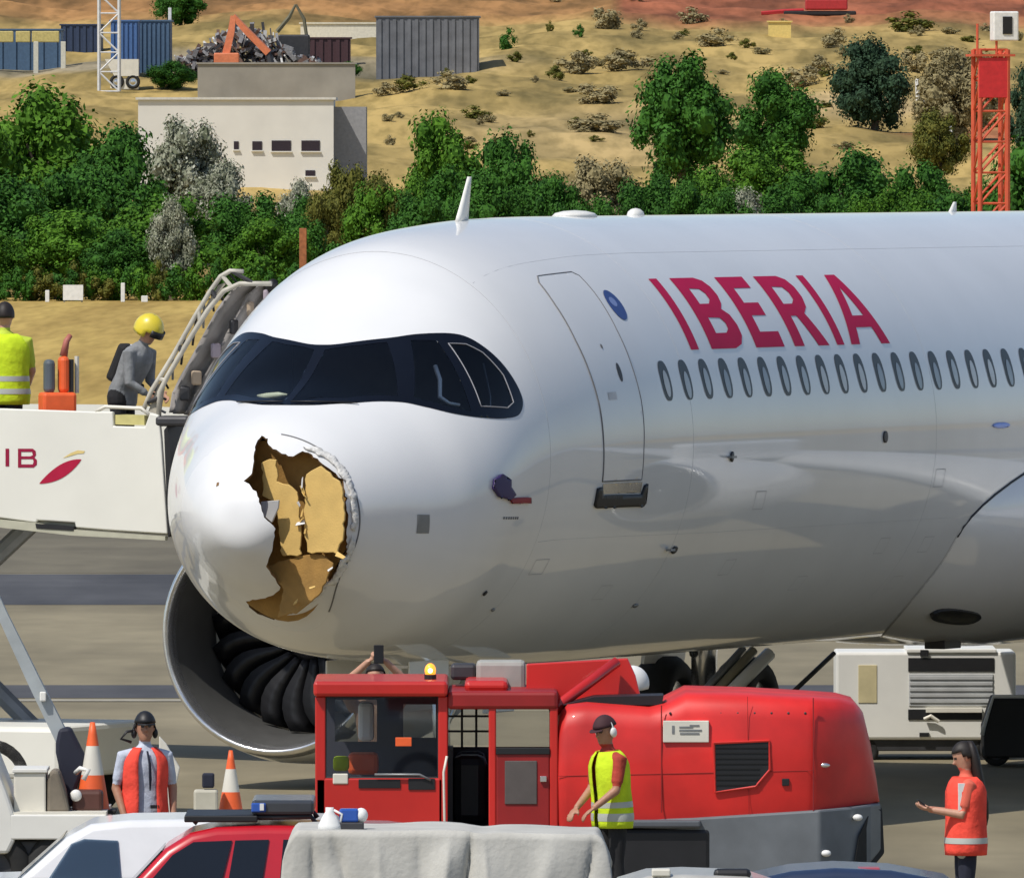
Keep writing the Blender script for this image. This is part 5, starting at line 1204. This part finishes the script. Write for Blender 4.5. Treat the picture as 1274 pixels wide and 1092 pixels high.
# engine body
stn = [(692,912,1036,.05,2.30),(696,890,1036,.01,2.36),(706,877,1036,0,2.4),(730,874,1036,0,2.4),(808,880,1024,0,2.4),(826,876,1022,0,2.4),(854,862,1020,0,2.4),(930,864,1014,0,2.4),(1004,868,1009,0,2.4),(1018,869,1008,.05,2.4),(1045,871,1006,.26,2.4),(1064,876,1004,.44,2.35),(1076,890,1003,.56,2.3),(1086,930,1003,.68,2.25),(1093,970,1002,.78,2.2),(1097,1000,1002,.84,2.1)]
rings = []
for px, yt, yb, b0, b1 in stn:
    zt, zb = tp(px,yt).z, tp(px,yb).z; x = tp(px,900).x; o = TD-t0.y; h = zt-zb; r = min(.20, h*.3)
    rg = [(b0+.02,zb),(b0,zb+.1*h),(b0-.015,zb+.5*h),(b0,zt-r),(b0+.03,zt-r*.5),(b0+.10,zt-r*.15),(b0+.24,zt),(b1-.24,zt),(b1-.05,zt-r*.5),(b1,zt-r),(b1,zb)]
    rings.append([(x, o+b, z) for b, z in rg])
body = smooth_angle(MB().loft(rings).build('engine_cover', M_TUGB, tug, smooth=True), 50)
MB().tube([tp(1012,868,.02),tp(1012,1008,-.012)], .006, 6).build('cover_seam', M_TUGD, body); MB().tube([tp(823,877,-.01),tp(823,1010,-.02)], .006, 6).build('cover_seam', M_TUGD, body)
for a_, b_ in (((694,965),(1012,958)),((930,866),(932,1012))): MB().tube([tp(*a_,-.016), tp(*b_,-.012)], .0025, 6).build('cover_seam', M_TUGD, body)
for k in range(9): MB().sphere(tp(834+k*21, 887, -.012+.03), (.012,.01,.012), 8, 6).build('cover_bolt', M_DARK, body)
ch = [(772,1020,1092,.02),(860,1017,1092,-.02),(1020,1007,1090,-.02),(1060,1005,1086,.25),(1085,1003,1075,.5),(1098,1003,1062,.72)]
mb = MB(); mb.loft([[(tp(px,0).x, TD-t0.y+b, tp(px,y).z) for b, y in ((b0,yb),(b0,yt),(2.38,yt),(2.38,yb))] for px, yt, yb, b0 in ch]); mb.build('chassis', mat('chassis_slate', (.15,.165,.18), .5, var=.2, scale=3), tug, bevel=.02)
tb('chassis_rail', 394, 772, 1056, 1094, .1, 2.3, M_DARK, .02)
tb('wheel_arch', 772, 884, 1030, 1093, -.035, .3, M_BLACK, .04); tb('arch_ledge', 764, 872, 1019, 1029, -.10, .3, mat('ledge_slate', (.10,.11,.125), .45), .02)
for px in (828, 480): wheel_obj(tp(px,1108)+Vector((0,.42,.30)), .30, .30, (0,1,0), tug, M_DARK); wheel_obj(tp(px,1108)+Vector((0,2.0,.30)), .30, .30, (0,1,0), tug, M_DARK)
MB().add([tp(1086,1006,.52),tp(1100,1008,.75),tp(1103,1066,.80),tp(1084,1086,.5),tp(1062,1086,.22),tp(1070,1040,.30),tp(1086,1006,1.8),tp(1100,1008,1.9),tp(1103,1066,1.9),tp(1084,1086,1.8),tp(1062,1086,1.8),tp(1070,1040,1.8)], [(0,1,2,3,4,5),(11,10,9,8,7,6)]+[(i,6+i,6+(i+1)%6,(i+1)%6) for i in range(6)]).build('rear_bumper', M_RUBBER, tug, bevel=.02)
for px, py, b in ((1068,1018,.26),(1028,1061,.0)): MB().sphere(tp(px,py,b), (.045,.03,.03), 10, 6).build('marker_lamp', mat('sign_white'), tug, smooth=True)
VG = [(888,924),(957,921),(958,957),(940,978),(890,985)]
V_, T_ = cdt([VG], 400); gv = MB().prism(VG, -.022, .0, lambda a, b, d: tp(a, b, d)).build('vent', M_BLACK, tug)
MB().tube([tp(a, b, -.022) for a, b in VG+[VG[0]]], .013, 6).build('vent_rim', M_TUG, gv)
for k in range(8): py = 929+k*6.6; tb('vent_slat', 890, 956 if py < 955 else 945, py-1.0, py+1.0, -.030, -.020, mat('slat_dark', (.008,.008,.009), .5), 0, gv)
pt = tb('maker_plate', 825, 882, 896, 923, -.035, .0, M_CREAM, .006)
tb('plate_mark', 836, 839, 902, 912, -.040, -.034, M_GREY, 0, pt)
for y0, y1, a, b in ((903,905,845,862),(901,903,858,870),(907,909,845,873),(911,913,846,870)): tb('plate_mark', a, b, y0, y1, -.040, -.034, M_GREY, 0, pt)
tb('fuel_cap', 973, 982, 968, 977, -.03, .0, M_BLACK, .005); MB().sphere(tp(1026,952,.08), (.05,.02,.022), 10, 6).build('cover_latch', M_STEEL, tug, smooth=True)
MB().prism([(655,830),(782,823),(792,845),(800,878),(655,878)], 1.0, 1.15, lambda a, b, d: tp(a, b, d)).build('raised_hatch', M_RED, tug, bevel=.012)
MB().tube([tp(688,888,.5), tp(700,876,.55), tp(768,827,.9)], [.055,.05,.05], 8).build('hatch_strut', M_RED, tug, smooth=True)
MB().prism([(700,878),(740,868),(826,866),(824,878)], .25, .9, lambda a, b, d: tp(a, b, d)).build('hatch_well', M_BLACK, tug)
tb('air_filter_box', 592, 654, 828, 866, 1.3, 1.85, mat('box_grey', (.36,.36,.33), .7), .04)
tb('hose_reel', 560, 592, 832, 852, 1.4, 1.8, M_DARK, .03)
# ================================================================== ground power unit and trolley beyond the fuselage
GD = 180.0; g0 = Vector((WX(1150,GD), GD+.6, 0)); gpu = empty('ground_power_unit', g0, 0, 'white ground power unit trailer with dark slots below the fuselage', 'power unit')
def gp(px, py, b=0): return Vector((WX(px,GD), GD+b, WZ(py,GD)))-g0
def gb(name, px0, px1, y0, y1, b0, b1, m, bevel=.01, parent=gpu):
    a, c = gp(px0,y1,b0), gp(px1,y0,b1); return MB().box((a+c)/2, (c.x-a.x, c.y-a.y, c.z-a.z)).build(name, m, parent, bevel=bevel)
gb('housing', 1040, 1264, 811, 920, 0, 1.3, M_WHITE, .03)
gb('roof_lip', 1128, 1240, 807, 812, -.02, 1.3, M_WHITE, .01)
gb('side_window', 1130, 1237, 818, 835, -.012, .02, M_BLACK, .004); gb('shutter', 1131, 1236, 838, 878, -.010, .02, mat('shutter_grey', (.46,.47,.47), .5), .004)
for k in range(5): gb('shutter_slat', 1132, 1235, 841+k*7.2, 845+k*7.2, -.022, -.010, mat('shutter_grey'), .002)
gb('socket_panel', 1130, 1222, 882, 895, -.012, .02, M_BLACK, .004); gb('cable_tray', 1152, 1222, 880, 886, -.05, .0, M_CREAM, .004); MB().tube([gp(1150,894,-.04),gp(1158,890,-.06),gp(1168,897,-.05)], .02, 8).build('cable_plug', M_CREAM, gpu)
gb('data_label', 1068, 1091, 827, 874, -.008, .02, mat('label_gold', (.60,.52,.30), .7), .002); gb('tow_latch', 1144, 1156, 911, 916, -.02, .02, M_BLACK, 0); gb('exhaust_cap', 1145, 1155, 808, 816, -.03, .05, M_BLACK, 0)
gb('underframe', 1045, 1260, 920, 934, .05, 1.25, M_DARK, .01)
for px in (1075, 1230):
    for b in (.1, 1.2): wheel_obj(gp(px,945,b)+Vector((0,0,.09)), .16, .12, (0,1,0), gpu, M_DARK)
t1 = Vector((WX(1262,178), 178.5, 0)); tr = empty('baggage_trolley', t1, 0, 'dark covered trolley with white frame beside the power unit', 'trolley')
def gq(px, py, b=0): return Vector((WX(px,178), 178+b, WZ(py,178)))-t1
MB().prism([(1224,942),(1224,905),(1236,868),(1330,868),(1330,942)], 0, 1.1, lambda a, b, d: gq(a, b, d)).build('cover', mat('trolley_black', (.018,.018,.018), .7), tr, bevel=.02)
MB().tube([gq(1222,914,-.02),gq(1224,904,-.02),gq(1236,866,-.02),gq(1330,866,-.02)], .022, 8).build('frame', M_WHITE, tr, smooth=True)
for px in (1240, 1315):
    for b in (.1, 1.0): wheel_obj(gq(px,948,b)+Vector((0,0,.11)), .15, .1, (0,1,0), tr, M_DARK)
# ================================================================== flatbed, cones and small things at the left
FD = 140.5; f0 = Vector((WX(0,FD), FD+.9, 0)); fb = empty('flatbed_truck', f0, 0, 'white flatbed truck with grey hoist arm at the left', 'truck')
def fq(px, py, b=0): return Vector((WX(px,FD), FD+b, WZ(py,FD)))-f0
def fbx(name, px0, px1, y0, y1, b0, b1, m, bevel=.012, parent=fb):
    a, c = fq(px0,y1,b0), fq(px1,y0,b1); return MB().box((a+c)/2, (c.x-a.x, c.y-a.y, c.z-a.z)).build(name, m, parent, bevel=bevel)
fbx('bed', 12, 132, 1013, 1044, 0, 1.8, M_WHITE); fbx('bed_floor', -160, 132, 1010, 1014, .02, 1.78, M_CREAM, 0)
MB().prism([(-330,1062),(-330,960),(-300,905),(-60,905),(-12,935),(8,985),(17,1012),(18,1046),(10,1062)], 0, 1.8, lambda a, b, d: fq(a, b, d)).build('cab', M_WHITE, fb, bevel=.03)
fbx('cab_window', -270, -60, 915, 960, -.01, .03, M_GLASS, .004); fbx('underframe', -300, 128, 1046, 1090, .1, 1.7, M_DARK)
fbx('bin', 16, 56, 962, 1012, .2, .9, M_CREAM, .015); fbx('bin_lid', 14, 58, 957, 962, .18, .92, M_WHITE, .008)
MB().prism([(57,1012),(58,965),(64,958),(72,960),(80,985),(86,1012)], .2, .7, lambda a, b, d: fq(a, b, d)).build('canvas_sack', mat('sack_brown', (.20,.17,.13), .9, var=.3, scale=6), fb, bevel=.05)
MB().tube([fq(-95,560,.9), fq(0,770,.9), fq(38,850,.9), fq(80,935,.9), fq(92,975,.9)], [.045,.06,.075,.085,.085], 4).build('hoist_arm', mat('arm_grey', (.36,.39,.40), .5), fb)
MB().prism([(70,910),(84,908),(104,948),(100,965),(92,985),(90,1008),(78,1008),(76,985),(66,940),(66,928)], .75, 1.05, lambda a, b, d: fq(a, b, d)).build('arm_boot', mat('boot_navy', (.012,.014,.03), .7), fb, bevel=.03)
fbx('arm_clip', 46, 54, 864, 876, .78, .84, M_WHITE, .01)
MB().tube([fq(92,964,.5),fq(98,958,.45),fq(108,960,.42),fq(102,972,.42)], .022, 8).build('winch_hook', M_WHITE, fb, smooth=True); fbx('winch', 88, 126, 985, 1012, .35, .7, mat('winch_maroon', (.09,.03,.02), .6), .03)
MB().sphere(fq(93,991,.33), (.05,.03,.05), 10, 8).build('lamp', M_WHITE, fb, smooth=True)
for px in (-250, -20, 90):
    for b in (.15, 1.65): wheel_obj(fq(px,1100,b)+Vector((0,0,.09)), .40, .24, (0,1,0), fb, M_DARK)
def cone(px, tip, base, d, label):
    s = FPX/d; zt, zb = WZ(tip,d), WZ(base,d); h = zt-zb; e = empty('traffic_cone', (WX(px,d), d, zb), 0, label, 'cone')
    MB().box((0,0,.015), (h*.52,h*.52,.03)).build('base', M_RUBBER, e, bevel=.008)
    f = lambda a, c, s_: (c, s_, a); rr = lambda q: .15*h*(1-q)*1.12+.03*h*.9
    for q0, q1, m in ((.03,.42,M_ORANGE),(.42,.74,M_CREAM),(.74,1.0,M_ORANGE)):
        MB().lathe([(q0*h, rr(q0)),((q0+q1)/2*h, rr((q0+q1)/2)),(q1*h, rr(q1))]+([(1.0*h,.001)] if q1 == 1 else []), f, 24).build('cone_body' if q0 < .1 else 'reflective_sleeve' if m is M_CREAM else 'cone_tip', m, e, smooth=True)
    return e
cone(115, 898, 1011, FD+.75, 'orange and white traffic cone on the bed of the flatbed truck')
cone(287, 933, 1022, 139.8, 'orange and white traffic cone behind the light bar of the red car')
e = empty('hand_trolley', (WX(280,139.8), 139.8, 0), 0, 'low pale hand trolley carrying a traffic cone', 'trolley')
zt = WZ(1022,139.8); MB().box((0,0,zt-.05), (.85,.75,.09)).build('deck', M_CREAM, e, bevel=.02)
for sx in (-.32,.32):
    for sy in (-.28,.28): MB().tube([(sx,sy,.16),(sx,sy,zt-.08)], .025, 8).build('leg', M_GREY, e); wheel_obj((sx,sy,.085), .085, .05, (0,1,0), e, M_DARK)
d = 139.6; e = empty('folding_crate', (WX(256,d), d, WZ(1020,d)), 0, 'pale plastic crate with navy lid beside the traffic cone', 'crate')
MB().box((0,0,.13), (.20,.2,.25)).build('crate_body', mat('crate_beige', (.55,.52,.42), .6), e, bevel=.02); MB().box((.02,0,.33), (.10,.15,.12)).build('lid', M_NAVYC, e, bevel=.015)
# pale board standing behind the man
d = 146; e = empty('pale_board', (WX(212,d), d, 0), 0, 'pale board leaning behind the person in the open orange vest', 'board')
MB().prism([(198,915),(207,925),(224,955),(214,1000),(206,1060),(196,1060)], 0, .06, lambda a, b, q: W(a, b, d)-Vector((WX(212,d), d-q, 0))).build('board', M_CREAM, e, bevel=.01)
# ================================================================== parked vehicles in the foreground
def car(label, d, pxf, col, roof_y, pts, windows, name='parked_car', cat='car', width=1.72, flip=1, glassm=None, belt=1.02, nose=1.05, tail=1.0):
    """pts: roof line of the cabin as (px, py) from windscreen foot to rear; windows as px polygons on the flank"""
    s = FPX/d; x0 = WX(pts[0][0], d); x1 = WX(pts[-1][0], d); c0 = Vector(((x0+x1)/2, d+width/2, 0)); e = empty(name, c0, 0, label, cat)
    q = lambda px, py, b=0: Vector((WX(px,d), d+b, WZ(py,d)))-c0
    xa, xb = x0-nose-c0.x, x1+tail-c0.x
    prof = [(xa+.05,.32),(xa,.55),(xa+.08,.78),(xa+.35,.92),(x0-c0.x,belt),(x1-c0.x,belt),(xb-.15,belt-.06),(xb,.75),(xb,.4),(xb-.1,.28),(xa+.2,.26)]
    MB().prism(prof, -width/2, width/2, lambda a, b, dd: (a, dd, b)).build('body', col, e, bevel=.08, seg=4)
    zr = max(WZ(p[1], d) for p in pts); ins = .17
    gh = [(WX(px,d)-c0.x, max(WZ(py,d), belt-.02)) for px, py in pts]; gh[0] = (gh[0][0], belt-.02); gh[-1] = (gh[-1][0], belt-.02)
    def yo(z, sgn): return sgn*(width/2-.03-ins*max(0, (z-belt)/(zr-belt)))
    mb = MB(); n = len(gh)
    vs = [(x, yo(z,-1), z) for x, z in gh]+[(x, yo(z,1), z) for x, z in gh]
    mb.add(vs, [tuple(range(n)), tuple(range(2*n-1,n-1,-1))]+[(i,n+i,n+(i+1)%n,(i+1)%n) for i in range(n)])
    smooth_angle(mb.build('cabin', col, e, bevel=.06, seg=4, smooth=True), 60)
    gm = glassm or glass('car_glass', (.10,.13,.16), .75, .03, (.015,.02,.03))
    for sg in (-1, 1):
        for wpoly in windows:
            L = [(WX(px,d)-c0.x, max(WZ(py,d), belt+.02)) for px, py in wpoly]
            MB().prism(L, .004, .012, lambda a, b, dd: (a, yo(b,sg)+sg*dd, b)).build('side_window', gm, e)
    # windscreen
    (xA, zA), (xB, zB) = gh[0], gh[1]
    nrm = Vector((-(zB-zA), 0, xB-xA)).normalized(); 
    if nrm.x > 0: nrm = -nrm
    f = lambda t, sg: Vector((xA+(xB-xA)*t, (yo(zA+(zB-zA)*t, sg))*.93, zA+(zB-zA)*t))+nrm*.012
    a = [f(.06,-1), f(.94,-1), f(.94,1), f(.06,1)]; MB().add(a, [(0,1,2,3)]).build('windscreen', gm, e).modifiers.new('t','SOLIDIFY').thickness = .006
    for xw in (xa+.75, xb-.7):
        for sg in (-1, 1): wheel_obj((xw, sg*(width/2-.10), .31), .31, .21, (0,1,0), e)
    for sg in (-1, 1): MB().sphere((xa+.10, sg*(width/2-.28), .70), (.06,.16,.08), 10, 6).build('headlamp', mat('sign_white'), e, smooth=True)
    return e, q, c0
# white van
M_VANW = mat('van_white', (.74,.75,.76), .35, var=.04, coat=.5)
e, q, c0 = car('white van with a tinted windscreen parked behind the red car', 129, 0, M_VANW, 0, [(18,1096),(82,1042),(112,1026),(160,1021),(300,1019),(420,1022),(440,1100)],
    [[(60,1094),(88,1050),(104,1044),(146,1046),(150,1094)]], 'parked_van', 'van', 1.85, glassm=glass('van_glass', (.60,.68,.76), .3, .04, (.10,.16,.24)), belt=.94)
MB().box(q(120,1085,.5), (.32,.5,.62)).build('red_seat', mat('seat_red', (.38,.02,.03), .8), e, bevel=.06)
# red car
M_CARR = mat('car_red', (.50,.008,.018), .3, var=.06, coat=.6)
e, q, c0 = car('dark red car with a black roof rack and light bar', 126, 0, M_CARR, 0, [(150,1098),(205,1056),(236,1037),(268,1030),(330,1028),(480,1030),(620,1050),(690,1100)],
    [[(188,1094),(214,1064),(240,1048),(288,1046),(276,1094)],[(292,1046),(334,1045),(326,1094),(284,1094)],[(352,1045),(470,1046),(500,1094),(348,1094)]], belt=.98)
for b in (.32, 1.38): MB().tube([q(240,1026,b),q(246,1020,b),q(386,1017,b),q(392,1026,b)], .022, 8).build('roof_rail', M_BLACK, e, smooth=True)
MB().box(q(274,1020,.85), (.55,1.2,.05)).build('rack_plate', M_BLACK, e, bevel=.01)
lbx = MB().box(q(351,1006,.85), (.47,1.15,.11)).build('light_bar', mat('lightbar_smoke', (.05,.055,.065), .2), e, bevel=.025)
MB().box(q(321,1006,.27), (.11,.03,.07)).build('blue_lens', mat('lens_blue', (.03,.10,.42), .2), lbx, bevel=.01); MB().box(q(325,1005,.25), (.03,.02,.05)).build('lens_mark', mat('sign_white'), lbx)
# dark blue car and silver car at the right
e, q, c0 = car('dark navy car with a curved roof in front of the tug', 120.5, 0, mat('car_navy', (.02,.035,.08), .25, coat=.6), 0, [(860,1126),(930,1097),(985,1085),(1040,1081),(1110,1084),(1180,1097),(1260,1130)],
    [[(900,1122),(945,1101),(1030,1094),(1030,1122)],[(1040,1122),(1040,1094),(1130,1098),(1190,1120)]], belt=1.0)
MB().box(q(1060,1084,.5), (.42,.3,.02)).build('painted_reflection', mat('reflection_red', (.40,.03,.04), .3), e, bevel=.008)  # red reflection on the roof, added as a thin coloured plate
e, q, c0 = car('pale silver car with a black roof bar beside the dark navy car', 117, 0, mat('car_silver', (.60,.58,.52), .3, metal=.3, coat=.4), 0, [(700,1136),(770,1102),(806,1091),(850,1089),(930,1092),(990,1112),(1020,1136)],
    [[(745,1130),(790,1104),(860,1100),(860,1130)],[(868,1130),(868,1100),(940,1104),(980,1128)]], belt=1.05)
MB().box(q(912,1089,.35), (.26,.12,.07)).build('roof_bar', M_BLACK, e, bevel=.03)
MB().box(q(823,1087,.3), (.13,.2,.05)).build('roof_box', M_CREAM, e, bevel=.01)
# canvas covered trailer
CD = 123.3; c0 = Vector((WX(557,CD), CD+.8, 0)); e = empty('covered_trailer', c0, 0, 'trailer under a wrinkled pale grey canvas cover', 'trailer')
mb = MB(); nu, nv = 120, 40; rr_ = random.Random(4)
for j in range(nv+1):
    for i in range(nu+1):
        f, g = i/nu, j/nv; px = 352+f*410
        top_y = 1033+4.5*max(0,(px-560))/200*1.3+.5*math.sin(px*.031)+(2.5*math.exp(-((px-600)/16)**2))
        zt = WZ(top_y, CD)
        if f < .045: zt -= .22*(1-f/.045)**2
        if f > .95: zt -= .25*((f-.95)/.05)**2
        if g < .45:
            s_ = g/.45; y = .02+1.5*(1-s_); z = zt+.006*math.sin(px*.05+s_*6)*(1-s_)
        else:
            s_ = (g-.45)/.55; z = zt-(zt-.42)*s_-.0; y = -.02-.10*s_
            y -= .020*s_**.7*math.sin(px*.033+1.5*math.sin(s_*3+px*.012))+.05*s_*math.exp(-((px-(585-40*s_))/9)**2)*-1.6+.008*s_**.5*math.sin(px*.10+s_*9)
            for (p0, p1, am, ww) in ((386,404,.05,5),(412,452,.06,7),(470,478,-.03,14),(560,546,-.05,12),(588,574,.11,4),(600,612,-.04,10),(742,712,.07,5),(690,660,-.03,16),(520,530,.025,9)):
                y += am*math.exp(-abs(px-(p0+(p1-p0)*s_*1.6))/ww)*min(1, s_*5)
            y += 0*-.05*math.exp(-((px-(700+90*s_))/12)**2)*s_**.4 
        x = WX(px,CD)-c0.x; x += .02*math.sin(g*9+i)*(.3)
        if g > .45: x += (f-.5)*.14*((g-.45)/.55)
        mb.v.append((x, y-.8, z))
for j in range(nv):
    for i in range(nu): mb.f.append((j*(nu+1)+i, j*(nu+1)+i+1, (j+1)*(nu+1)+i+1, (j+1)*(nu+1)+i)); mb.mi.append(0)
mb.build('canvas_cover', mat('canvas_grey', (.50,.49,.45), .9, var=.12, scale=3, bump=.25, bscale=25), e, smooth=True).modifiers.new('t','SOLIDIFY').thickness = .006
MB().box((0,0,.42), (2.2,1.45,.2)).build('trailer_bed', M_DARK, e, bevel=.02); MB().box((0,.05,.95), (2.1,1.2,.9)).build('covered_load', M_DARK, e, bevel=.05)
for sx in (-.7,.7):
    for sy in (-.65,.65): wheel_obj((sx,sy,.28), .28, .18, (0,1,0), e, M_GREY)
z = WZ(1031,CD+.3); e = empty('water_jug', (WX(410,CD+.3), CD+.3, z-.02), 0, 'white plastic jug standing on the canvas cover', 'jug')
MB().lathe([(0,.001),(0,.09),(.05,.085),(.11,.055),(.15,.03),(.18,.03),(.18,.001)], lambda a, c, s_: (c, s_*.7, a), 18).build('jug', mat('sign_white'), e, smooth=True); MB().tube([(.03,0,.16),(.09,0,.13),(.075,0,.05)], .01, 6).build('handle', mat('sign_white'), e, smooth=True)
e = empty('bottle_pack', (WX(434,CD+.35), CD+.35, z-.02), 0, 'small blue and white bottle pack beside the jug', 'bottles')
MB().box((0,0,.12), (.14,.1,.10)).build('pack', mat('lens_blue'), e, bevel=.015); MB().sphere((.09,0,.12), (.05,.05,.055), 12, 8).build('cup', mat('sign_white'), e, smooth=True); MB().box((0,0,.035), (.22,.14,.07)).build('tray', M_DARK, e, bevel=.01)
